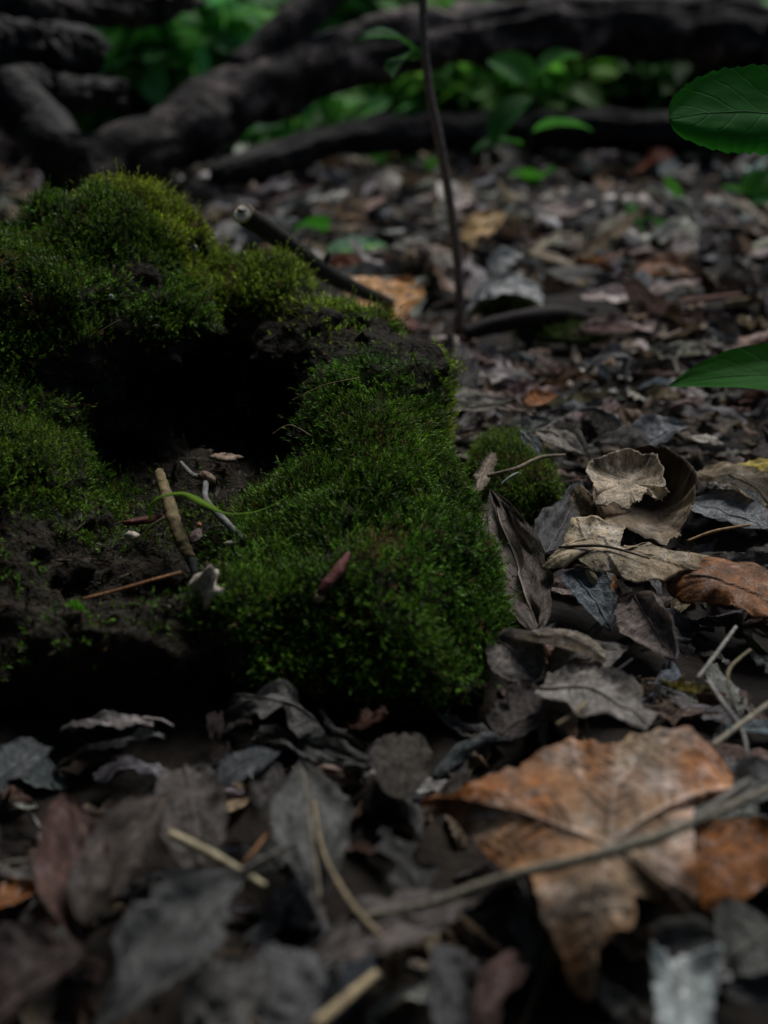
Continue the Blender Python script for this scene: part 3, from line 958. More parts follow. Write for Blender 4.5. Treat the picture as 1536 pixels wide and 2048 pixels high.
hero('torn dark leaf wedged beneath the speckled grey leaf', (1000, 1470, 0.004), (1150, 1400, 0.008), 0.05, 'dark', 'torn', (0.5, 0.4), -0.3, -0.1, -0.1, 0.18, 0, 0.004, 49)
hero('yellow-green shrivelled leaf among crossing straws', (1318, 1360, 0.022), (1420, 1375, 0.020), 0.030, (0.30, 0.26, 0.05), 'oak', (0.9, 0.8), 0.5, 0.3, 0.2, 0.35, 0, 0.004, 50)
hero('small yellow leaf lying on the grey litter', (1472, 942, 0.018), (1575, 915, 0.022), 0.026, 'yellow', 'ovate', (0.2, 0.2), 0.2, 0.1, 0.0, 0.05, 0, 0.001, 51)
hero('pale bleached patchy leaf near the small yellow leaf', (1390, 945, 0.012), (1545, 1010, 0.012), 0.06, 'tan', 'torn', (0.2, 0.3), -0.3, 0.0, 0.0, 0.15, 0, 0.003, 52)
hero('blue-grey flat leaf with a white mouldy patch beside the brown bowl leaf', (1375, 1000, 0.010), (1536, 1062, 0.010), 0.075, (0.22, 0.235, 0.245), 'ovate', (0.2, 0.2), -0.2, 0.0, 0.0, 0.12, 0, 0.003, 53)
hero('dark furled leaf standing up with a pale edge', (1205, 892, 0.010), (1160, 822, 0.042), 0.040, (0.10, 0.095, 0.09), 'ovate', (0.9, 0.2), -0.6, 0.3, 0.2, 0.06, 0, 0.001, 54)
hero('pale leaf sheltering the top of the small moss clump', (1075, 860, 0.030), (1175, 915, 0.018), 0.035, (0.33, 0.29, 0.25), 'ovate', (0.4, 0.3), -0.4, 0.1, 0.3, 0.1, 0, 0.002, 55)
hero('narrow bluish leaf strip beside the small moss clump', (1042, 862, 0.034), (1090, 928, 0.020), 0.014, (0.30, 0.31, 0.33), 'lance', (0.3, 0.3), -0.2, 0.1, 0.3, 0.05, 0, 0.001, 56)
hero('long pale twisted leaf pointing away from the bare knob of the stump', (832, 808, 0.030), (1032, 800, 0.040), 0.040, (0.40, 0.37, 0.34), 'lance', (0.5, 0.9), 0.4, 0.25, 0.5, 0.08, 0, 0.003, 57)
hero('pinkish leaf strip behind the long pale twisted leaf', (930, 775, 0.026), (1075, 830, 0.026), 0.022, (0.36, 0.27, 0.23), 'lance', (0.2, 0.2), 0.1, 0.1, 0.4, 0.05, 0, 0.002, 58)
hero('orange leaf edge showing above the dark furled leaf', (1050, 806, 0.020), (1115, 790, 0.024), 0.03, 'orange', 'ovate', (0.3, 0.3), 0.2, 0.1, 0.2, 0.06, 0, 0.002, 59)
hero('bluish grey arched leaf on the far side of the pale cupped leaf', (1265, 905, 0.012), (1375, 855, 0.03), 0.05, (0.22, 0.235, 0.26), 'ovate', (0.3, 0.5), -0.4, 0.0, 0.1, 0.06, 0, 0.002, 60)
hero('whitish narrow leaf beyond the bluish grey arched leaf', (1375, 875, 0.016), (1450, 890, 0.016), 0.018, 'pale', 'lance', (0.2, 0.2), -0.2, 0.0, 0.1, 0.06, 0, 0.001, 61)
hero('pale rag of leaf lying at the foot of the moss cushion', (948, 985, 0.024), (985, 905, 0.034), 0.022, (0.33, 0.26, 0.19), 'torn', (0.6, 0.3), 0.2, 0.2, 0.4, 0.25, 0, 0.002, 62)
# --- leaves beyond the stump
hero('bright orange-tan pointed leaf standing up behind the stump', (775, 648, 0.022), (757, 553, 0.052), 0.105, (0.66, 0.29, 0.08), 'ovate', (0.2, 0.3), -0.2, 0.10, 0.1, 0.06, 0, 0.002, 63)
hero('orange-red leaf tilted behind the cut twig', (640, 545, 0.01), (722, 520, 0.035), 0.06, (0.34, 0.13, 0.06), 'ovate', (0.3, 0.3), 0.2, 0.1, 0.4, 0.06, 0, 0.002, 64)
hero('brown leaf leaning on the bright orange-tan leaf', (830, 665, 0.012), (760, 590, 0.02), 0.05, 'red', 'ovate', (0.3, 0.6), 0.2, 0.1, 0.4, 0.06, 0, 0.002, 65)
hero('ochre leaf standing on edge just past the sapling stem', (930, 500, 0.012), (1010, 425, 0.050), 0.060, (0.52, 0.33, 0.12), 'ovate', (0.3, 0.4), -0.3, 0.1, 0.2, 0.05, 0, 0.002, 66)
hero('white bent leaf arched over a moss tuft past the sapling', (940, 610, 0.005), (1085, 605, 0.012), 0.045, 'white', 'torn', (0.3, 0.3), -1.1, 0.0, 0.3, 0.12, 0, 0.003, 67)
hero('white crumpled leaf behind the arched white leaf', (985, 545, 0.02), (1035, 505, 0.04), 0.05, (0.42, 0.43, 0.42), 'torn', (0.5, 0.3), -0.3, 0.1, 0.3, 0.15, 0, 0.003, 68)
hero('pale mint green leaf lying behind the cut twig', (655, 502, 0.02), (775, 490, 0.026), 0.06, 'mint', 'ovate', (0.2, 0.2), -0.2, 0.0, 0.1, 0.03, 0, 0.002, 69, mat=M_GREEN, name='green_leaf')
hero('orange-brown leaf far out in the grey litter', (1270, 545, 0.02), (1395, 555, 0.02), 0.08, (0.34, 0.15, 0.07), 'ovate', (0.4, 0.3), -0.3, 0.0, 0.2, 0.12, 0, 0.003, 70)
hero('rust-red leaf in the shadow under the thin dark log', (1280, 345, 0.02), (1345, 310, 0.06), 0.10, (0.30, 0.09, 0.045), 'ovate', (0.4, 0.3), -0.3, 0.0, 0.2, 0.08, 0, 0.003, 71)
hero('pale grey leaf propped in front of the dark log shadow', (1475, 350, 0.03), (1520, 300, 0.08), 0.08, 'pale', 'ovate', (0.4, 0.3), -0.3, 0.0, 0.2, 0.08, 0, 0.003, 72)
hero('grey leaf pressed against the butt of the cut twig', (395, 440, 0.03), (525, 405, 0.05), 0.06, (0.22, 0.2, 0.2), 'lance', (0.4, 0.3), -0.2, 0.0, 0.2, 0.08, 0, 0.003, 73)
# --- leaves in front of the stump
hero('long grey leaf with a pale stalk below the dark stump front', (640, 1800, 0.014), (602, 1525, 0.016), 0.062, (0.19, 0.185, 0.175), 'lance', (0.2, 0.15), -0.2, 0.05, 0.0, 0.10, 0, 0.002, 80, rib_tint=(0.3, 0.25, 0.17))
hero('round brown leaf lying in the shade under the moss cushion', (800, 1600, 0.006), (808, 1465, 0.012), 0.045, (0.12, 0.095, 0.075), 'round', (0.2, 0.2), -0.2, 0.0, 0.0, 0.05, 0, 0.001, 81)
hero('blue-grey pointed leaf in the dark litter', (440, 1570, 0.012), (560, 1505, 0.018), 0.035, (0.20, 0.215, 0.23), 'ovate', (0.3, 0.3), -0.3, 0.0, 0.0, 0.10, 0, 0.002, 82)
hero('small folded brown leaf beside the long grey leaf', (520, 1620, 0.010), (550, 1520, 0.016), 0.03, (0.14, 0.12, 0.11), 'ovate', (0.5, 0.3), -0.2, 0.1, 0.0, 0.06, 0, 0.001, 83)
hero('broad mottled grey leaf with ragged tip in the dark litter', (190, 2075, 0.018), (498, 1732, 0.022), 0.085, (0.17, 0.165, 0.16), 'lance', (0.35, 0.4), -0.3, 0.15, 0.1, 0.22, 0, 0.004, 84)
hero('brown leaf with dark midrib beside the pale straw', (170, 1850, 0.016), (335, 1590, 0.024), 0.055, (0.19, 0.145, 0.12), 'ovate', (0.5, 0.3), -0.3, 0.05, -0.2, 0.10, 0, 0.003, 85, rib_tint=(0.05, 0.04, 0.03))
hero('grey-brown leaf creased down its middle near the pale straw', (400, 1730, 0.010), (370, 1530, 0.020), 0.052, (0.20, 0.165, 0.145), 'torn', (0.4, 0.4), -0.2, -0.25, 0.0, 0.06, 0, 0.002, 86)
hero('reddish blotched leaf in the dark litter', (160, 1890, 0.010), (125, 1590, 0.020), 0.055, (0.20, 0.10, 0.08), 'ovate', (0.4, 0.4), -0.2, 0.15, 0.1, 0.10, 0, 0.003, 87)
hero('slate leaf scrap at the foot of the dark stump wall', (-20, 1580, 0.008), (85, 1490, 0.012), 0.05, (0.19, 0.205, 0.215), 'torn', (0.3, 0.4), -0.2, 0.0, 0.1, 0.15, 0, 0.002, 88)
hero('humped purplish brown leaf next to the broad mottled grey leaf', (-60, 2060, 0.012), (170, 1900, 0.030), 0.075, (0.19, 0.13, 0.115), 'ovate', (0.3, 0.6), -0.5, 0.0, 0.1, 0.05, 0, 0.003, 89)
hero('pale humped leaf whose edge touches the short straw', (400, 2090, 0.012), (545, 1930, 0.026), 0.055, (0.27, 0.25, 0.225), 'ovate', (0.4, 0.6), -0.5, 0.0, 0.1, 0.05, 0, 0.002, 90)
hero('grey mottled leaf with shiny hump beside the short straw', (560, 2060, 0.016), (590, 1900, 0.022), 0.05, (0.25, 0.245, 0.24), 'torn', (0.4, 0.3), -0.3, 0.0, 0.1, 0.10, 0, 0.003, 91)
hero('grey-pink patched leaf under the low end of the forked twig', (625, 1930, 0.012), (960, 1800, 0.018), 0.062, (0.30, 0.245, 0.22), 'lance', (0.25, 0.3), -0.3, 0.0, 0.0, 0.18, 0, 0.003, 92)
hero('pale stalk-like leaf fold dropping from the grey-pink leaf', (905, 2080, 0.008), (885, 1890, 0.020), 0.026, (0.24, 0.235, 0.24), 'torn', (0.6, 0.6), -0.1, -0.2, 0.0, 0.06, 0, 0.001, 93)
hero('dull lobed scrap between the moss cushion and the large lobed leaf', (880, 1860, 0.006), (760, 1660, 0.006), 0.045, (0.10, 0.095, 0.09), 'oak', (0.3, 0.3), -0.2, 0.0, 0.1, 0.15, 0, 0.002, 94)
sheet('whitish torn leaf with a notched top edge beneath the large lobed leaf',
      [(1304, 1897, 0.032), (1325, 1908, 0.030), (1350, 1933, 0.022), (1385, 1912, 0.028), (1408, 1900, 0.032), (1443, 1896, 0.034), (1438, 1960, 0.030), (1428, 2020, 0.024), (1425, 2110, 0.016), (1370, 2120, 0.022), (1318, 2100, 0.016), (1312, 2030, 0.020), (1305, 1970, 0.024)],
      (1368, 1990, 0.023), (0.56, 0.62, 0.62), N=110, M=22, wr=0.003, rough=0.03, seed=95, wscale=50.0, veins=[((1358, 1940, 0.02), (1375, 2110, 0.02))], vh=0.002, vw=0.003)
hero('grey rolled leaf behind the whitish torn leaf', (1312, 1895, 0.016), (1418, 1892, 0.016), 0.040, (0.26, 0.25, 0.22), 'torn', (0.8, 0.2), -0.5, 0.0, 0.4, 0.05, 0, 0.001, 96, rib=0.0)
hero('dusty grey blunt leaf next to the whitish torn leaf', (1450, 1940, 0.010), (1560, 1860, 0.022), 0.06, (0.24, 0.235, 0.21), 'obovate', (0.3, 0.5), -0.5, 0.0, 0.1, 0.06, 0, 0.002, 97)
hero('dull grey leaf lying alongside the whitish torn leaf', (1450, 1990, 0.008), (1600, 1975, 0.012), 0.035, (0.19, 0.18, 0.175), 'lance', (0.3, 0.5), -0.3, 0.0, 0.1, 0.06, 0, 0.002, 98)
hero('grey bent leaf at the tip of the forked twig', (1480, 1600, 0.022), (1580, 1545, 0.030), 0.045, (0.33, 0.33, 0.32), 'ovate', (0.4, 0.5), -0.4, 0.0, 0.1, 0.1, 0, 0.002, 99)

# ------------------------------------------------------------------ small moss clump beside the cushion and moss tufts in the litter
def moss_clump(label, c, r, n, seed, bright=1.0, size=0.8):
    rng = np.random.default_rng(seed)
    e = tag(empty('moss_clump', c), label, 'moss')
    nu, nv = 28, 14
    th = np.linspace(0, 2 * math.pi, nu, endpoint=False)[None]
    ph = np.linspace(0.02, math.pi * 0.62, nv)[:, None]
    d = np.stack([np.sin(ph) * np.cos(th), np.sin(ph) * np.sin(th), np.cos(ph) * np.ones_like(th)], -1)
    V = d * np.array(r) * (0.45 + 1.1 * fbm(d * 1.7 + seed, seed, 3))[..., None]
    link('soil', make_mesh('soil', V, grid_faces(nv, nu, wrap=True), M_ROT, tint=(0.02, 0.03, 0.01)), e)
    F = grid_faces(nv, nu, wrap=True)
    Vf = V.reshape(-1, 3)
    N, A = tri_normals(Vf, F)
    s = np.sign((N * Vf[F].mean(1)).sum(1))[:, None]
    p, nn = sample_faces(Vf, F, A, N * s, n, rng)
    MV, MF, MC = moss_shoots(p, nn, np.ones(n), rng, size, bright)
    o = link('moss', make_mesh('moss', MV, MF, M_MOSS, tint=MC, smooth=False), e)
    o['kind'] = 'stuff'

moss_clump('small bright moss clump among dead leaves beside the large cushion', P(1028, 965, -0.002), (0.030, 0.058, 0.030), 6000, 3, 1.15, 0.75)
moss_clump('low moss tuft under the arched white leaf', P(1010, 612, 0.0), (0.035, 0.03, 0.028), 1600, 5, 0.9)
moss_clump('flat moss tuft in front of the nearly black stick', P(1130, 672, 0.0), (0.05, 0.02, 0.012), 1200, 6, 0.7)

# ------------------------------------------------------------------ twigs and bits
def twig(label, pts, rad, tint, name='dry_twig', cat='twig', seg=7, rough=0.12, n=None, seed=0, group=None):
    path = [P(*p) for p in pts]
    o = tube(name, path, rad, M_TWIG, None, seg, rough, seed, n or max(10, 6 * len(path)), tint, nscale=120.0)
    return tag(o, label, cat, group)

# cut twig with its pale cut face
ct = [P(487, 428, 0.185), P(560, 480, 0.150), P(640, 540, 0.105), P(700, 572, 0.075), P(745, 590, 0.055), P(850, 600, 0.02)]
ct = [PY(487, 428, 0.94), PY(560, 478, 0.98), PY(640, 538, 1.04), PY(700, 572, 1.10), PY(765, 600, 1.20), PY(810, 618, 1.34)]
cut = tag(empty('cut_twig', ct[0]), 'dark smooth twig with a pale cut end rising behind the stump', 'twig')
c0 = np.array(cut.location)
tube('bark', np.array(ct) - c0, [0.0090, 0.0088, 0.0084, 0.0076, 0.0065, 0.0045], M_TWIG, cut, 14, 0.06, 2, 30, (0.028, 0.026, 0.022), nscale=90.0)
ax = (ct[0] - ct[1]) / np.linalg.norm(ct[0] - ct[1])
e1 = np.cross(ax, [0, 0, 1.0]); e1 /= np.linalg.norm(e1); e2 = np.cross(e1, ax)
tilt = ax * 0.75 + np.array([-0.1, -0.45, 0.75]); tilt /= np.linalg.norm(tilt)
th = np.linspace(0, 2 * math.pi, 28, endpoint=False)
def cut_ring(r, h):
    q = (np.cos(th)[:, None] * e1 + np.sin(th)[:, None] * e2) * r
    q = q - ax * ((q @ tilt) / (ax @ tilt))[:, None] * 0.8
    return q + ax * h
rings = [cut_ring(0.0087, -0.0008), cut_ring(0.0091, 0.0008), cut_ring(0.0074, 0.0016), cut_ring(0.0040, 0.0018), cut_ring(0.0002, 0.0019)]
RV = np.concatenate(rings)
rtint = np.concatenate([np.tile(c, (28, 1)) for c in ((0.62, 0.42, 0.22), (0.72, 0.52, 0.28), (0.84, 0.74, 0.58), (0.88, 0.84, 0.76), (0.88, 0.84, 0.76))])
rtint *= (0.8 + 0.4 * RNG.random((len(rtint), 1)))
ce = link('cut_end', make_mesh('cut_end', RV, grid_faces(5, 28, wrap=True), M_PITH, tint=rtint), cut)
tube('pith_crack', [e1 * 0.0058 + e2 * 0.0030 + ax * 0.0020, e1 * 0.002 + e2 * 0.0016 + ax * 0.0024, -e1 * 0.0045 + e2 * 0.0022 + ax * 0.0022], [0.0007, 0.0012, 0.0005], M_PITH, ce, 6, 0, 0, 12, (0.02, 0.016, 0.012))
tube('bud', [np.array(ct[2]) - c0 + np.array([0.004, 0, 0.005]), np.array(ct[2]) - c0 + np.array([0.008, 0.001, 0.012]), np.array(ct[2]) - c0 + np.array([0.009, 0.001, 0.016])], [0.003, 0.0025, 0.0006], M_TWIG, cut, 8, 0, 0, 8, (0.06, 0.06, 0.065))

# forked twig on the large lobed leaf
fk = tag(empty('forked_twig', P(730, 1830, 0.02)), 'thin grey forked twig lying across the large lobed leaf', 'twig')
f0 = np.array(fk.location)
tube('main_stem', np.array([P(725, 1832, 0.020), P(850, 1810, 0.026), P(1010, 1755, 0.036), P(1190, 1712, 0.046), P(1330, 1668, 0.050), P(1440, 1622, 0.050), P(1545, 1575, 0.046), P(1640, 1550, 0.03)]) - f0,
     [0.0016, 0.0018, 0.0020, 0.0023, 0.0024, 0.0018, 0.0016, 0.0012], M_TWIG, fk, 8, 0.2, 3, 60, (0.22, 0.20, 0.155), nscale=150.0)
tube('side_shoot', np.array([P(1385, 1645, 0.051), P(1430, 1610, 0.052), P(1475, 1575, 0.050), P(1500, 1560, 0.048)]) - f0, [0.0017, 0.0016, 0.0014, 0.0011], M_TWIG, fk, 7, 0.15, 4, 16, (0.20, 0.19, 0.165), nscale=150.0)
tube('stub', np.array([P(1035, 1752, 0.036), P(1045, 1772, 0.036), P(1052, 1795, 0.033)]) - f0, [0.0015, 0.0013, 0.0010], M_TWIG, fk, 6, 0.15, 4, 8, (0.07, 0.065, 0.06))

twig('pale cream straw lying aslant in the dark litter', [(340, 1668, 0.026), (430, 1712, 0.026), (530, 1772, 0.020)], [0.0022, 0.0020, 0.0016], (0.46, 0.40, 0.26), 'dry_straw', 'straw')
twig('short pale straw poking out beneath the grey-pink leaf', [(630, 2052, 0.030), (690, 2000, 0.028), (752, 1948, 0.022)], [0.0022, 0.0020, 0.0018], (0.42, 0.33, 0.20), 'dry_straw', 'straw')
twig('thin brown stalk running down from the long grey leaf', [(628, 1600, 0.019), (645, 1700, 0.021), (690, 1790, 0.022), (742, 1855, 0.020), (800, 1905, 0.016)], [0.0008, 0.0011, 0.0014, 0.0016, 0.0014], (0.24, 0.19, 0.12))
twig('slender dark twig crossing the pale cream straw', [(420, 1790, 0.018), (500, 1732, 0.026), (590, 1685, 0.022)], [0.0012, 0.0013, 0.0010], (0.10, 0.095, 0.085))
twig('fine orange-brown stem beside the pale cream straw', [(488, 1728, 0.018), (510, 1700, 0.020), (536, 1665, 0.018)], [0.0009, 0.0009, 0.0007], (0.26, 0.12, 0.06))
twig('grey straight twig above the shrivelled yellow-green leaf', [(1395, 1358, 0.024), (1435, 1305, 0.028), (1472, 1254, 0.030)], [0.0012, 0.0012, 0.0010], (0.30, 0.29, 0.26))
twig('grey bent twig dropping from the shrivelled yellow-green leaf', [(1415, 1362, 0.024), (1445, 1405, 0.022), (1485, 1465, 0.016), (1495, 1520, 0.010)], [0.0014, 0.0015, 0.0013, 0.001], (0.28, 0.27, 0.25))
twig('straight cream straw ending at the large lobed leaf', [(1425, 1492, 0.030), (1480, 1450, 0.032), (1560, 1392, 0.034)], [0.0014, 0.0014, 0.0014], (0.36, 0.32, 0.25), 'dry_straw', 'straw')
twig('curling thin tendril below the boat-folded leaf', [(1500, 1300, 0.024), (1458, 1340, 0.026), (1462, 1390, 0.022), (1475, 1430, 0.014)], [0.0009, 0.0010, 0.0009, 0.0006], (0.20, 0.18, 0.11))
twig('stubby tan stick end beside the large lobed leaf', [(1115, 1452, 0.020), (1145, 1432, 0.024), (1172, 1408, 0.026)], [0.0018, 0.0020, 0.0018], (0.25, 0.20, 0.13))
twig('short tan bark strip hanging below the tan torn leaf', [(1178, 1140, 0.026), (1188, 1160, 0.022), (1196, 1182, 0.014)], [0.0030, 0.0028, 0.0018], (0.32, 0.26, 0.17), 'bark_strip', 'bark')
twig('brown leaf stalk arching across the small moss clump', [(975, 952, 0.040), (1030, 938, 0.046), (1080, 915, 0.044), (1130, 910, 0.040)], [0.0015, 0.0016, 0.0014, 0.0010], (0.20, 0.16, 0.11))
twig('pale splinter lying on the small moss clump', [(1003, 968, 0.040), (1018, 955, 0.043), (1036, 945, 0.044)], [0.0006, 0.0009, 0.0006], (0.36, 0.42, 0.40))
twig('orange-brown stem beside the blue-grey flat leaf', [(1375, 1082, 0.018), (1430, 1062, 0.020), (1500, 1050, 0.018)], [0.0010, 0.0011, 0.0009], (0.33, 0.20, 0.10))
twig('thin reddish twig far out in the grey litter', [(1290, 615, 0.02), (1400, 600, 0.026), (1480, 590, 0.026)], [0.003, 0.0035, 0.003], (0.20, 0.10, 0.08))
twig('dark curved stalk under the smooth grey-brown leaf', [(1050, 1378, 0.010), (1100, 1355, 0.016), (1160, 1362, 0.016), (1215, 1352, 0.016), (1265, 1318, 0.014)], [0.0012, 0.0016, 0.0014, 0.0012, 0.0008], (0.02, 0.018, 0.018))

# in the hollow
hs = tag(empty('lichen_stick', P(380, 1118, 0.052)), 'short speckled tan stick lying in the stump hollow', 'stick')
h0 = np.array(hs.location)
tube('bark', np.array([P(318, 945, 0.062), P(335, 1000, 0.066), P(355, 1062, 0.062), P(380, 1118, 0.052)]) - h0, [0.0034, 0.0040, 0.0038, 0.0034], M_TWIG, hs, 16, 0.42, 5, 60, (0.17, 0.13, 0.065), nscale=300.0)
tube('dark_tip', np.array([P(380, 1116, 0.052), P(388, 1140, 0.048), P(384, 1160, 0.044)]) - h0, [0.0034, 0.0026, 0.0010], M_TWIG, hs, 8, 0.3, 6, 10, (0.04, 0.05, 0.045), nscale=220.0)
twig('grey bent root strand crossing the floor of the stump hollow', [(362, 925, 0.050), (385, 950, 0.054), (410, 962, 0.058), (412, 1000, 0.058), (448, 1040, 0.058), (492, 1085, 0.050)], [0.0014, 0.0020, 0.0022, 0.0022, 0.0024, 0.0018], (0.19, 0.19, 0.19), 'root_strand', 'root')
twig('thin orange stem pointing out of the stump hollow', [(165, 1198, 0.045), (230, 1182, 0.048), (300, 1162, 0.052), (362, 1145, 0.054)], [0.0008, 0.0010, 0.0011, 0.0010], (0.30, 0.15, 0.07))
# green grass blade: a bent ribbon
def ribbon(label, pts, widths, tint, name, cat, mat, twist=0.0, thick=0.0003, n=46):
    path = catmull([P(*p) for p in pts], n)
    w = catmull(np.column_stack([widths, widths, widths]), n)[:, 0]
    t = np.gradient(path, axis=0); t /= np.linalg.norm(t, axis=1, keepdims=True)
    view = np.array([0.1, -0.6, 0.8])
    b = np.cross(t, view); b /= np.linalg.norm(b, axis=1, keepdims=True)
    nn = np.cross(b, t)
    a = np.linspace(0, twist, n)[:, None]
    b = b * np.cos(a) + nn * np.sin(a)
    V = np.stack([path - b * w[:, None], path + nn * w[:, None] * 0.25, path + b * w[:, None]], 1)
    luv = np.stack([np.broadcast_to(np.array([-1, 0, 1.0])[None], (n, 3)), np.broadcast_to(np.linspace(0, 1, n)[:, None], (n, 3)), np.full((n, 3), 0.3)], -1)
    loc = path[0]
    o = link(name, make_mesh(name, V - loc, grid_faces(n, 3), mat, tint=TINT[tint] if isinstance(tint, str) else tint, luv=luv.reshape(-1, 3)), None, loc)
    s = o.modifiers.new('thickness', 'SOLIDIFY'); s.thickness = thick
    return tag(o, label, cat)
ribbon('bright green curling blade draped over the stick in the stump hollow', [(300, 1040, 0.068), (303, 1010, 0.078), (325, 992, 0.082), (368, 988, 0.080), (405, 1005, 0.080), (450, 1026, 0.078), (505, 1024, 0.074), (545, 1010, 0.074), (574, 992, 0.074)],
       [0.0009, 0.0010, 0.0009, 0.0022, 0.0040, 0.0014, 0.0018, 0.0009, 0.0005], (0.17, 0.30, 0.035), 'grass_blade', 'grass', M_GREEN, 1.2)
ribbon('withered pale shoot trailing beside the curling green blade', [(330, 1035, 0.066), (305, 1050, 0.062), (285, 1070, 0.056), (262, 1078, 0.052)], [0.0009, 0.0008, 0.0006, 0.0004], (0.25, 0.22, 0.14), 'withered_shoot', 'grass', M_GREEN, 0.4)

def chunk(label, c, r, tint, seed, name='bark_chunk', cat='wood', rot=(0, 0, 0), rough=0.5, group=None):
    nu, nv = 18, 11
    th = np.linspace(0, 2 * math.pi, nu, endpoint=False)[None]
    ph = np.linspace(0.02, math.pi - 0.02, nv)[:, None]
    d = np.stack([np.sin(ph) * np.cos(th), np.sin(ph) * np.sin(th), np.cos(ph) * np.ones_like(th)], -1)
    V = d * (1 + rough * 2 * (fbm(d * 1.9 + seed, seed, 3) - 0.5))[..., None] * np.array(r)
    V = V @ euler_mat(*rot).T
    tt = np.array(tint) * (0.4 + 1.2 * fbm(d * 3.0, seed + 3, 3).reshape(-1, 1))
    o = link(name, make_mesh(name, V, grid_faces(nv, nu, wrap=True)[:, ::-1], M_TWIG, tint=tt), None, c)
    return tag(o, label, cat, group)
chunk('pale grey weathered wood chunk at the front lip of the hollow', P(412, 1192, 0.050), (0.0075, 0.008, 0.017), (0.60, 0.53, 0.45), 3, 'wood_chunk', rot=(0.3, 0.3, 0.2), rough=1.1)
chunk('small white snail-like shell scrap in the stump hollow', P(264, 1072, 0.052), (0.004, 0.0035, 0.0035), (0.55, 0.50, 0.42), 4, 'shell_scrap', 'scrap')
chunk('tan crumb of wood stuck on the grey root strand', P(415, 955, 0.060), (0.007, 0.004, 0.004), (0.24, 0.17, 0.12), 5, 'wood_crumb', 'wood', (0, 0.3, -0.5))
chunk('pale splintery wood scrap deep in the stump hollow', P(452, 915, 0.052), (0.011, 0.006, 0.003), (0.26, 0.19, 0.14), 6, 'wood_crumb', 'wood', (0, 0.2, 0.5), 0.9)
chunk('tiny orange bead beside the speckled stick', P(398, 1050, 0.056), (0.0018, 0.0018, 0.0018), (0.36, 0.16, 0.09), 7, 'seed', 'seed', rough=0.1)
chunk('curved white scrap at the end of the grey root strand', P(462, 1086, 0.050), (0.0052, 0.0012, 0.0014), (0.55, 0.52, 0.44), 8, 'shell_scrap', 'scrap', (0, 0, 0.15))
chunk('second white scrap below the curved one', P(478, 1112, 0.046), (0.0032, 0.0012, 0.0016), (0.50, 0.50, 0.44), 9, 'shell_scrap', 'scrap', (0, 0.4, -0.6))
chunk('dark purplish bark flake under the speckled stick', P(392, 1072, 0.048), (0.004, 0.010, 0.002), (0.10, 0.07, 0.065), 10, 'bark_flake', 'bark')
chunk('reddish bark flake in the stump hollow', P(290, 1040, 0.050), (0.014, 0.004, 0.002), (0.12, 0.045, 0.035), 11, 'bark_flake', 'bark', (0, -0.1, 0.15))
# red-brown bud scale on the moss cushion
bs = tag(empty('bud_scale', P(637, 1197, 0.055)), 'red-brown bud scale stuck in the moss cushion', 'bud')
b0 = np.array(bs.location)
tube('scale', np.array([P(637, 1197, 0.056), P(652, 1172, 0.062), P(672, 1145, 0.066), P(690, 1120, 0.068), P(698, 1105, 0.068)]) - b0, [0.0016, 0.0030, 0.0034, 0.0028, 0.0008], M_TWIG, bs, 14, 0.45, 4, 30, (0.11, 0.036, 0.034), nscale=160.0)
tube('pale_tip', np.array([P(632, 1203, 0.055), P(637, 1197, 0.056), P(643, 1188, 0.058)]) - b0, [0.0014, 0.0026, 0.0022], M_TWIG, bs, 8, 0.1, 4, 8, (0.34, 0.26, 0.17))
chunk('pale fleck in the moss near the cave mouth', P(417, 595, 0.135), (0.0015, 0.0015, 0.006), (0.34, 0.36, 0.30), 12, 'lichen_fleck', 'lichen')
chunk('tiny white petal on top of the moss ridge', P(390, 497, 0.178), (0.0018, 0.0012, 0.003), (0.5, 0.55, 0.52), 13, 'petal', 'petal')
chunk('tiny white speck on the bright moss of the tall hump', P(222, 594, 0.158), (0.0018, 0.0012, 0.002), (0.55, 0.6, 0.58), 14, 'petal', 'petal')
# hair-thin rootlets over the moss
for k, pts in enumerate([[(545, 868, 0.07), (580, 850, 0.085), (625, 873, 0.088)], [(585, 800, 0.09), (650, 770, 0.115), (720, 755, 0.12)], [(170, 690, 0.12), (205, 660, 0.14), (240, 640, 0.15)]]):
    twig('hair-thin pale rootlet on the stump moss', pts, [0.0003, 0.0004, 0.0003], (0.30, 0.22, 0.14), 'rootlet', 'root', 5, 0.0, 14, group='rootlets on the stump moss')

# ------------------------------------------------------------------ living plants
def green_leaf(parent, B, T, W, tint, seed, curl=(0.2, 0.2), bend=-0.3, fold=0.15, roll=0.0, kind='ovate', serr=0, nv=25, nu=11, petiole=0.01):
    L = np.linalg.norm(np.array(T) - np.array(B))
    V, luv = blade(L, W, kind, nv, nu, curl, bend, fold, 0, 0.03, serr, 0.002, seed)
    V = place_on(B, T, V, roll)
    tt = np.asarray(TINT[tint] if isinstance(tint, str) else tint, float)
    return leaf_object('leaf', V, luv, tt, None, mat=M_GREEN, rib=0.0006, petiole=petiole, rib_tint=tt * 1.3, parent=parent)

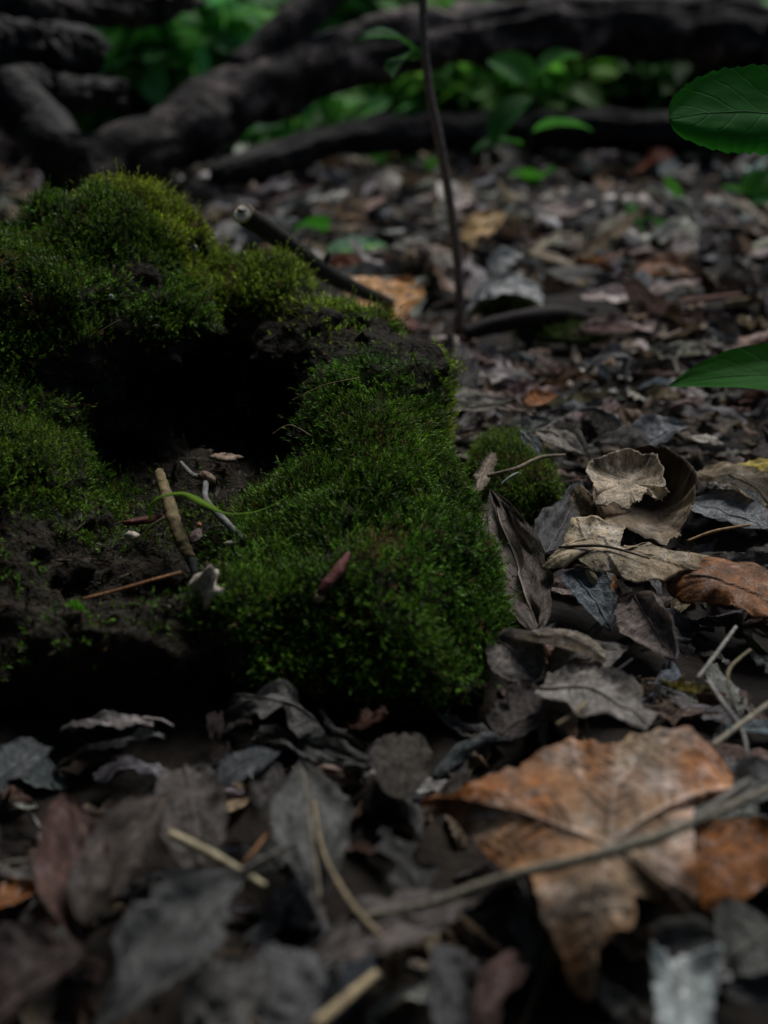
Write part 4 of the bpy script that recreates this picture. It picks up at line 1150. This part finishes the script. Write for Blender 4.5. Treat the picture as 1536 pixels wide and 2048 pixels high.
sb = P(920, 662, -0.005)
sap = tag(empty('sapling', sb), 'slender bare sapling stem with small leaves near its top', 'sapling')
tube('stem', np.array([sb, PY(918, 560, 1.27), PY(905, 440, 1.26), PY(880, 290, 1.25), PY(858, 180, 1.25), PY(848, 80, 1.25), PY(845, -40, 1.25), PY(838, -330, 1.24)]) - sb,
     [0.0062, 0.0056, 0.0053, 0.0050, 0.0046, 0.0042, 0.0040, 0.003], M_TWIG, sap, 10, 0.12, 8, 60, (0.26, 0.21, 0.20), nscale=60.0)
green_leaf(sap, PY(832, 108, 1.245), PY(716, 82, 1.20), 0.036, (0.05, 0.155, 0.06), 3, bend=-0.5, roll=-0.3)
green_leaf(sap, PY(836, 118, 1.245), PY(786, 158, 1.17), 0.036, (0.05, 0.15, 0.05), 4, bend=-0.4, roll=0.4)
green_leaf(sap, PY(838, 118, 1.25), PY(772, 140, 1.28), 0.03, (0.05, 0.15, 0.05), 5, bend=-0.4, roll=-0.2)
green_leaf(sap, PY(846, -60, 1.25), PY(950, -90, 1.30), 0.04, (0.05, 0.15, 0.05), 6, bend=-0.4, roll=-0.2)
green_leaf(sap, PY(842, -180, 1.25), PY(740, -230, 1.22), 0.04, (0.05, 0.15, 0.05), 7, bend=-0.4, roll=0.2)

pb = np.array([0.40, 0.80, -0.005])
pl = tag(empty('broadleaf_seedling', pb), 'broadleaf seedling holding a big toothed folded leaf over a plain lower leaf', 'seedling')
tube('stem', np.array([pb, [0.395, 0.795, 0.08], [0.385, 0.785, 0.18], [0.375, 0.77, 0.27], [0.37, 0.765, 0.33]]) - pb, [0.0035, 0.003, 0.0026, 0.0022, 0.0015], M_TWIG, pl, 8, 0.1, 4, 24, (0.09, 0.10, 0.05))
green_leaf(pl, PY(1690, 250, 0.755), PY(1338, 238, 0.72), 0.070, (0.025, 0.16, 0.028), 11, kind='round', curl=(-1.0, 0.15), bend=-0.25, fold=0.18, roll=-0.55, serr=14, nv=61, nu=21)
green_leaf(pl, PY(1720, 760, 0.80), PY(1336, 772, 0.83), 0.062, (0.035, 0.155, 0.025), 12, curl=(0.2, 0.2), bend=-0.25, fold=0.1, roll=-0.35, nv=41, nu=15)
green_leaf(pl, [0.37, 0.765, 0.33], [0.46, 0.70, 0.37], 0.06, (0.035, 0.14, 0.03), 13)

def seedling(label, base, leaves, tint, seed, h=0.12, group=None):
    rng = np.random.default_rng(seed)
    base = np.asarray(base, float)
    e = tag(empty('green_seedling', base), label, 'seedling', group)
    tips = [np.asarray(b_, float) for b_, t_, w_ in leaves]
    top = max(tips, key=lambda q: q[2])
    tube('stem', np.array([base, base * 0.5 + top * 0.5 + rng.normal(0, 0.003, 3), top]) - base, [0.0024, 0.002, 0.0014], M_TWIG, e, 6, 0.1, seed, 12, (0.05, 0.075, 0.03))
    for k, (b_, t_, w_) in enumerate(leaves):
        green_leaf(e, b_, t_, w_, np.array(TINT[tint] if isinstance(tint, str) else tint) * (0.8 + 0.4 * rng.random()), seed * 10 + k, bend=-0.4, roll=rng.normal(0, 0.3), nv=15, nu=7, petiole=0.0)
    return e
Y = 1.95
seedling('tall seedling with drooping oval leaves under the long weathered log', P(1050, 345, 0.0),
         [(PY(1062, 195, Y), PY(985, 300, Y - 0.06), 0.07), (PY(1065, 265, Y), PY(1185, 262, Y - 0.04), 0.05), (PY(1045, 290, Y), PY(945, 305, Y - 0.05), 0.04), (PY(1075, 150, Y), PY(1165, 115, Y), 0.075), (PY(1062, 170, Y), PY(975, 120, Y + 0.05), 0.07)], (0.045, 0.165, 0.045), 21)
seedling('low two-leaved sprout in the litter before the log shadow', P(1080, 390, 0.0), [(P(1075, 368, 0.03), P(1015, 350, 0.05), 0.05), (P(1075, 368, 0.03), P(1112, 340, 0.06), 0.06)], (0.045, 0.18, 0.03), 22)
seedling('bright sprout with a folded leaf far out in the grey litter', P(1290, 475, 0.0), [(P(1285, 460, 0.02), P(1248, 408, 0.05), 0.05), (P(1285, 462, 0.02), P(1345, 455, 0.03), 0.04)], (0.05, 0.19, 0.03), 23)
seedling('upright narrow-leaved sprout beyond the bright sprout', P(1345, 440, 0.0), [(P(1345, 430, 0.02), P(1330, 350, 0.09), 0.035), (P(1345, 430, 0.02), P(1375, 390, 0.05), 0.03)], (0.04, 0.14, 0.03), 24)
seedling('dark sprout beside the propped pale grey leaf', P(1500, 420, 0.0), [(P(1495, 400, 0.03), P(1440, 375, 0.05), 0.05), (P(1495, 400, 0.03), P(1545, 340, 0.08), 0.06), (P(1495, 405, 0.03), P(1560, 400, 0.04), 0.05)], (0.04, 0.15, 0.04), 25)
seedling('flat green leaf sprout behind the cut twig', P(625, 480, 0.0), [(P(655, 462, 0.02), P(585, 462, 0.03), 0.055)], (0.04, 0.17, 0.03), 26)
seedling('pale sprout at the foot of the thin dark log', P(770, 345, 0.0), [(P(770, 335, 0.02), P(720, 318, 0.05), 0.06), (P(775, 335, 0.02), P(830, 330, 0.04), 0.05), (P(860, 345, 0.02), P(880, 320, 0.05), 0.05)], (0.08, 0.22, 0.07), 27)
seedling('tiny green sprout under the stump wall', P(152, 1228, 0.035), [(P(156, 1232, 0.04), P(146, 1202, 0.052), 0.008)], (0.06, 0.2, 0.03), 28)

# bushes behind the logs
def bush(label, c, r, n, leaf, tint, seed, group=None, name='leafy_bush', stems=4):
    rng = np.random.default_rng(seed)
    e = tag(empty(name, (c[0], c[1], 0)), label, 'bush', group)
    d = rng.normal(0, 1, (n, 3)); d /= np.linalg.norm(d, axis=1, keepdims=True)
    rr = rng.random((n, 1)) ** 0.45
    p = d * rr * np.array(r) * (0.75 + 0.5 * fbm(d * 2 + seed, seed, 2))[:, None]
    p[:, 2] += c[2]
    gap = fbm((p + np.array([c[0], c[1], 0])) * (1.2 / max(leaf * 3, 0.1)) * 0.5, seed + 2, 2) > 0.42
    p = p[gap & (p[:, 2] > 0.02)]
    n = len(p)
    nrm = rng.normal(0, 0.55, (n, 3)) + np.array([0, -0.25, 0.8]); nrm /= np.linalg.norm(nrm, axis=1, keepdims=True)
    a = np.cross(nrm, rng.normal(0, 1, (n, 3))); a /= np.linalg.norm(a, axis=1, keepdims=True)
    b = np.cross(nrm, a)
    L = leaf * (0.6 + 0.7 * rng.random(n))[:, None]
    prf = [(0, 0, 0), (0.28, 0.30, 0.05), (0.62, 0.27, 0.03), (1, 0, -0.12), (0.62, -0.27, 0.03), (0.28, -0.30, 0.05)]
    V = np.stack([p + a * L * s + b * L * w + nrm * L * z for s, w, z in prf], 1)
    k = np.arange(n)[:, None] * 6
    F = np.concatenate([k + np.array([[0, 1, 2, 3]]), k + np.array([[0, 3, 4, 5]])])
    tt = np.array(tint) * (0.55 + 0.9 * rng.random((n, 1))) * np.stack([0.8 + 0.5 * rng.random(n), np.ones(n), 0.6 + 0.9 * rng.random(n)], -1)
    tt = np.repeat(tt, 6, 0)
    o = link('foliage', make_mesh('foliage', V.reshape(-1, 3), F, M_BUSH, tint=tt, smooth=False), e)
    o['kind'] = 'stuff'
    for k in range(stems):
        q = rng.normal(0, 0.3, 3) * np.array(r)
        tube('stem', [[q[0] * 0.3, q[1] * 0.3, -0.02], [q[0] * 0.7, q[1] * 0.7, c[2] * 0.5], [q[0] * 1.6, q[1] * 1.6, c[2] + r[2] * 0.5]], [0.010, 0.008, 0.003], M_TWIG, e, 6, 0.1, seed, 10, (0.05, 0.04, 0.035))
    return e
GRN = (0.070, 0.205, 0.050)
spec = [((285, 140), 3.3, (0.36, 0.35, 0.28), 620, 0.10, GRN, 'broad-leaved bush in the gap above the mossy hump'),
        ((470, 40), 3.9, (0.45, 0.4, 0.34), 620, 0.09, (0.06, 0.17, 0.03), 'bright bush behind the forking branch of the long log'),
        ((700, 20), 4.0, (0.45, 0.4, 0.30), 560, 0.09, (0.05, 0.15, 0.03), 'bush rising over the long log near the sapling top'),
        ((680, 235), 2.95, (0.36, 0.25, 0.14), 420, 0.07, GRN, 'low bush seen between the two logs'),
        ((950, 165), 3.1, (0.40, 0.3, 0.16), 620, 0.07, (0.06, 0.165, 0.025), 'low sunlit bush filling the gap under the log beside the tall seedling'),
        ((1310, 150), 3.2, (0.36, 0.3, 0.15), 420, 0.08, (0.04, 0.115, 0.025), 'dull green bush under the thick end of the long log'),
        ((1120, 150), 3.5, (0.30, 0.3, 0.18), 300, 0.07, (0.05, 0.14, 0.03), 'small bush deep in the gap behind the tall seedling'),
        ((1560, 10), 3.9, (0.5, 0.4, 0.34), 420, 0.09, GRN, 'bush beyond the thick end of the long log'),
        ((-60, 100), 3.4, (0.45, 0.4, 0.3), 420, 0.09, GRN, 'bush half hidden by the dark root tangle'),
        ((1080, -60), 4.4, (0.6, 0.4, 0.4), 420, 0.10, GRN, 'tall bush behind the middle of the long log')]
for k, (pp, y, r, n, lf, tn, lab) in enumerate(spec):
    c = PY(pp[0], pp[1], y)
    n, lf, tn = int(n * 2.6), lf * 1.2, np.array(tn) * 2.0
    bush(lab, (c[0], c[1], max(c[2], r[2] * 0.5)), r, n, lf, tn, 100 + k)
for k, (c, r) in enumerate([((0.1, -1.25, 0.9), (1.3, 0.7, 1.2)), ((-1.55, -0.35, 0.9), (0.7, 0.9, 1.25)), ((-1.75, 1.0, 0.8), (0.6, 0.8, 1.0)), ((1.5, -0.8, 0.7), (0.7, 0.8, 0.9))]):  # bushes added out of view to block sky light on the clearing
    bush(['unseen evergreen bush added at the near end to block light', 'unseen evergreen bush added to shade the stump wall', 'unseen evergreen bush added for shade beside the root tangle', 'unseen evergreen bush added for shade by the broadleaf seedling'][k],
         c, r, 5200, 0.13, (0.03, 0.075, 0.02), 300 + k)
bough = bush('unseen leafy bough added overhead to shade the dark litter', (-0.46, 0.38, 0.82), (0.66, 0.54, 0.13), 1500, 0.09, (0.03, 0.085, 0.02), 320, name='added_shade_bough', stems=0)  # added out of view to shade the front-left ground
tube('branch', [[-1.6, -0.7, 0.02], [-1.2, -0.4, 0.5], [-0.6, -0.15, 0.78], [0.0, 0.0, 0.84], [0.4, 0.15, 0.83]], [0.03, 0.022, 0.014, 0.009, 0.004], M_TWIG, bough, 8, 0.1, 3, 30, (0.05, 0.04, 0.035))
# dense undergrowth and tree trunks that close the wood all round
rng = np.random.default_rng(77)
n = 16000
ang = rng.random(n) * 2 * math.pi
rad = 6.0 + 7.0 * rng.random(n)
p = np.stack([np.sin(ang) * rad, 1 + np.cos(ang) * rad, 2.2 * rng.random(n) ** 1.4], -1)
nrm = rng.normal(0, 0.6, (n, 3)) + np.array([0, 0, 0.7]); nrm /= np.linalg.norm(nrm, axis=1, keepdims=True)
a = np.cross(nrm, rng.normal(0, 1, (n, 3))); a /= np.linalg.norm(a, axis=1, keepdims=True)
b = np.cross(nrm, a)
L = (0.13 + 0.12 * rng.random(n))[:, None]
V = np.stack([p, p + a * L * 0.5 + b * L * 0.3, p + a * L, p + a * L * 0.5 - b * L * 0.3], 1)
tt = np.repeat(np.array([0.06, 0.20, 0.035]) * (0.5 + 0.9 * rng.random((n, 1))), 4, 0)
o = link('undergrowth', make_mesh('undergrowth', V.reshape(-1, 3), np.arange(4 * n).reshape(-1, 4), M_BUSH, tint=tt, smooth=False))
tag(o, 'dense dim green undergrowth closing the wood', 'undergrowth', kind='stuff')

# ------------------------------------------------------------------ leaf litter
rng = np.random.default_rng(2024)
CLASSES = [  # tint, spread, weight, words
    ('grey', 'dull grey', 0.24), ('pale', 'pale bleached', 0.26), ('brown', 'brown', 0.16), ('dark', 'blackish brown', 0.12), ('tan', 'tan', 0.12),
    ('pink', 'pinkish brown', 0.10), ('blue', 'slate grey', 0.08), ('orange', 'rusty orange', 0.014), ('white', 'whitish', 0.05)]
cw = np.array([c[2] for c in CLASSES]); cw /= cw.sum()
cand = []
def scatter(n, y0, y1, sc, seedoff):
    out = []
    while len(out) < n:
        y = math.sqrt(y0 ** 2 + (y1 ** 2 - y0 ** 2) * rng.random())
        half = 0.12 + y * 0.52
        x = (rng.random() * 2 - 1) * half
        out.append((x, y, sc))
    return out
spots = scatter(2000, 0.30, 1.15, 1.0, 0) + scatter(1250, 1.05, 2.1, 2.1, 1) + scatter(1300, 2.0, 3.6, 2.3, 2)
XY = np.array([(s[0], s[1]) for s in spots])
GZ = ground_z(XY[:, 0], XY[:, 1])
SDs = stump_smooth(np.column_stack([XY, np.full(len(XY), 0.02)]))
SDs2 = stump_smooth(np.column_stack([XY, np.full(len(XY), 0.07)]))
inner = np.linalg.norm((XY - np.array([-0.13, 0.70])) / np.array([0.17, 0.20]), axis=1) < 1
hero_px += [(950, 655), (1010, 645), (1080, 635), (1150, 632), (1285, 455), (1345, 420), (1490, 390), (1080, 365), (620, 465), (770, 335), (1010, 610), (1130, 670), (1275, 440), (1480, 375), (690, 490), (740, 490)]
hero_xy = np.array([P(h[0], h[1], 0.015)[:2] for h in hero_px])
items = []
for i, (x, y, sc) in enumerate(spots):
    if min(SDs[i], SDs2[i]) < 0.018 or inner[i]:
        continue
    frag = rng.random() < (0.30 if y < 1.05 else 0.16)
    ci = rng.choice(len(CLASSES), p=cw)
    if y < 1.0 and CLASSES[ci][0] in ('white', 'pale') and rng.random() < 0.6:
        ci = 0
    L = (rng.uniform(0.015, 0.032) if frag else rng.uniform(0.035, 0.078)) * sc
    W = L * rng.uniform(0.32, 0.58)
    layer = rng.random()
    near_hero = y < 2.4 and np.min(np.linalg.norm((hero_xy - np.array([x, y])) / np.array([1.0, 1.0 if y < 1.05 else 1.6]), axis=1)) < (0.045 if y < 1.05 else 0.06)
    if near_hero:
        layer *= 0.12
        L = min(L, 0.05)
        W = min(W, 0.026)
    z = GZ[i] + 0.002 + layer * (0.020 if y < 1.05 else 0.030)
    hp, vp, d = to_px(np.array([x, y, z]))
    inside = (-60 < hp < 1596) and (-40 < vp < 2100)
    items.append(dict(i=i, x=x, y=y, z=z, L=L, W=W, ci=ci, frag=frag, layer=layer, score=(L * W / d ** 2) * (0.25 + layer) if inside else -1))
items.sort(key=lambda q: -q['score'])
NIND = 235
MARKS = [('the forked twig', P(900, 1790)), ('the large lobed leaf', P(1150, 1560)), ('the pale cream straw', P(430, 1715)), ('the cut twig', P(640, 530)), ('the sapling stem', P(905, 600)), ('the small moss clump', P(1050, 960)),
         ('the moss cushion', P(960, 1250)), ('the nearly black stick', P(1100, 640)), ('the thin dark log', P(900, 320)), ('the tall seedling', P(1050, 350)), ('the bright sprout', P(1290, 475)), ('the small yellow leaf', P(1510, 925)),
         ('the shrivelled yellow-green leaf', P(1370, 1360)), ('the whitish torn leaf', P(1380, 1980)), ('the long pale twisted leaf', P(930, 805)), ('the far orange-brown leaf', P(1330, 550)), ('the ochre leaf', P(970, 470)),
         ('the reddish blotched leaf', P(140, 1740)), ('the long grey leaf', P(620, 1660)), ('the short pale straw', P(690, 2000)), ('the slate leaf scrap', P(40, 1530)), ('the broad mottled grey leaf', P(330, 1900)),
         ('the round brown leaf', P(805, 1530)), ('the blue-grey mouldy leaf', P(1460, 1030)), ('the thin reddish twig', P(1390, 600)), ('the dark sprout', P(1500, 410)), ('the dark furled leaf', P(1180, 860)), ('the flat orange-brown leaf', P(1460, 1170))]
MXY = np.array([m[1][:2] for m in MARKS])
SHAPES = ['ovate', 'ovate', 'lance', 'obovate', 'torn', 'torn', 'oak']
big_V, big_F, big_T, big_U, nvv = [], [], [], [], 0
for k, q in enumerate(items):
    far = q['y'] > 1.3
    kind = 'torn' if q['frag'] else SHAPES[rng.integers(len(SHAPES))]
    nv, nu = ((25, 11) if k < NIND else (13, 7)) if not far else ((17, 7) if k < NIND else (10, 5))
    cs = (0.25 if not far else 0.45) + 0.55 * rng.random() ** 2
    curled = rng.random() < 0.45
    if curled:
        cs += 0.7
    sgn = 1 if rng.random() < 0.6 else -1
    V, luv = blade(q['L'], q['W'], kind, nv, nu, (sgn * cs * rng.random(), sgn * cs * rng.random()), rng.normal(0, 0.5), rng.normal(0.05, 0.2), rng.normal(0, 0.5), 0.26, 0, 0.0015 + 0.10 * q['L'], int(rng.integers(1e6)))
    V = V - V.reshape(-1, 3).mean(0)
    R = euler_mat(rng.normal(0, 0.24), rng.normal(0, 0.28), rng.random() * 6.283)
    V = V @ R.T
    zmin = V[..., 2].min()
    V = V + np.array([q['x'], q['y'], max(q['z'], q['z'] - 0.4 * zmin)])
    t0 = np.array(TINT[CLASSES[q['ci']][0]]) * (0.5 + 0.95 * rng.random()) * (1 + rng.normal(0, 0.06, 3))
    if k < NIND:
        words = CLASSES[q['ci']][1]
        shape = 'scrap of dead leaf' if q['frag'] else ('curled dead leaf' if curled else 'flat dead leaf')
        asp = q['W'] / q['L']
        size = 'narrow' if asp < 0.41 else ('broad' if asp > 0.50 else 'oval')
        zone = MARKS[int(np.argmin(np.linalg.norm(MXY - np.array([q['x'], q['y']]), axis=1) / (0.2 + MXY[:, 1])))][0]
        leaf_object('litter_leaf', V, luv, t0, f'{size} {words} {shape} near {zone}', 'leaf', f'{size} {words} {shape} near {zone}', rib=0.00055 if not q['frag'] else 0.0, petiole=0.012 * (rng.random() < 0.4) if not q['frag'] else 0.0)
    else:
        big_V.append(V.reshape(-1, 3)); big_F.append(grid_faces(nv, nu, nvv)); big_U.append(luv.reshape(-1, 3))
        big_T.append(np.tile(t0, (nv * nu, 1))); nvv += nv * nu
o = link('leaf_litter', make_mesh('leaf_litter', np.concatenate(big_V), np.concatenate(big_F), M_LEAF, tint=np.concatenate(big_T), luv=np.concatenate(big_U)))
tag(o, 'deep carpet of dead grey and brown leaf litter covering the ground', 'leaf litter', kind='stuff')
# loose twigs in the litter
made = 0
while made < 46:
    y = math.sqrt(rng.uniform(0.36 ** 2, 1.9 ** 2)); x = (rng.random() * 2 - 1) * (0.05 + y * 0.38)
    p0 = np.array([x, y, 0.02])
    if stump_smooth(p0[None])[0] < 0.05:
        continue
    a = rng.random() * math.pi; L = rng.uniform(0.02, 0.075)
    d = np.array([math.cos(a), math.sin(a), rng.normal(0, 0.12)])
    gz = float(ground_z(np.array([x]), np.array([y]))[0])
    p0[2] = gz + 0.012 + 0.014 * rng.random()
    bendv = rng.normal(0, L * 0.08, 3)
    r = rng.uniform(0.0006, 0.0016)
    cl = int(rng.integers(3))
    tube_o = tube('litter_twig', [p0 - d * L / 2, p0 + bendv, p0 + d * L / 2], [r, r * 0.9, r * 0.6], M_TWIG, None, 6, 0.15, made, 12, [(0.20, 0.18, 0.15), (0.10, 0.07, 0.055), (0.32, 0.27, 0.18)][cl])
    lab = ['loose thin grey twig in the leaf litter', 'loose thin dark brown twig in the leaf litter', 'loose thin straw-coloured stalk in the leaf litter'][cl]
    zone = MARKS[int(np.argmin(np.linalg.norm(MXY - np.array([x, y]), axis=1) / (0.2 + MXY[:, 1])))][0]
    tag(tube_o, lab + ' near ' + zone, 'twig', lab)
    made += 1

# ------------------------------------------------------------------ crumbled bits lying in the hollow and caught in the moss
hin = (sd_ell(cent, (-0.155, 0.65, 0.045), (0.14, 0.18, 0.06)) < 0) & (FN[:, 2] > 0.3)
cp, cn = sample_faces(SV, SF, FA * hin, FN, 800, rng)
mp, mn = sample_faces(SV, SF, FA * (FN[:, 2] > 0.2) * visible, FN, 130, rng)
bV, bF, bT, bU, nvv = [], [], [], [], 0
for k, (p, nn) in enumerate(zip(np.concatenate([cp, mp]), np.concatenate([cn, mn]))):
    on_moss = k >= len(cp)
    L = rng.uniform(0.003, 0.011) * (0.8 if on_moss else 1.0)
    V, luv = blade(L, L * rng.uniform(0.12, 0.6), 'torn', 6, 5, (rng.normal(0, 0.5), rng.normal(0, 0.5)), rng.normal(0, 0.6), 0.1, 0, 0.3, 0, 0.001, int(rng.integers(1e6)))
    V = (V - V.reshape(-1, 3).mean(0)) @ euler_mat(rng.normal(0, 0.5), rng.normal(0, 0.5), rng.random() * 6.283).T
    V = V + p + nn * (0.006 if on_moss else 0.0018)
    t0 = np.array([(0.14, 0.09, 0.06), (0.26, 0.2, 0.14), (0.07, 0.05, 0.04), (0.36, 0.31, 0.25)][int(rng.integers(4))]) * rng.uniform(0.5, 1.3)
    bV.append(V.reshape(-1, 3)); bF.append(grid_faces(6, 5, nvv)); bU.append(luv.reshape(-1, 3)); bT.append(np.tile(t0, (30, 1))); nvv += 30
o = link('crumbled_litter', make_mesh('crumbled_litter', np.concatenate(bV), np.concatenate(bF), M_LEAF, tint=np.concatenate(bT), luv=np.concatenate(bU)))
tag(o, 'crumbs of bark and leaf strewn in the stump hollow and moss', 'crumbs', kind='stuff')
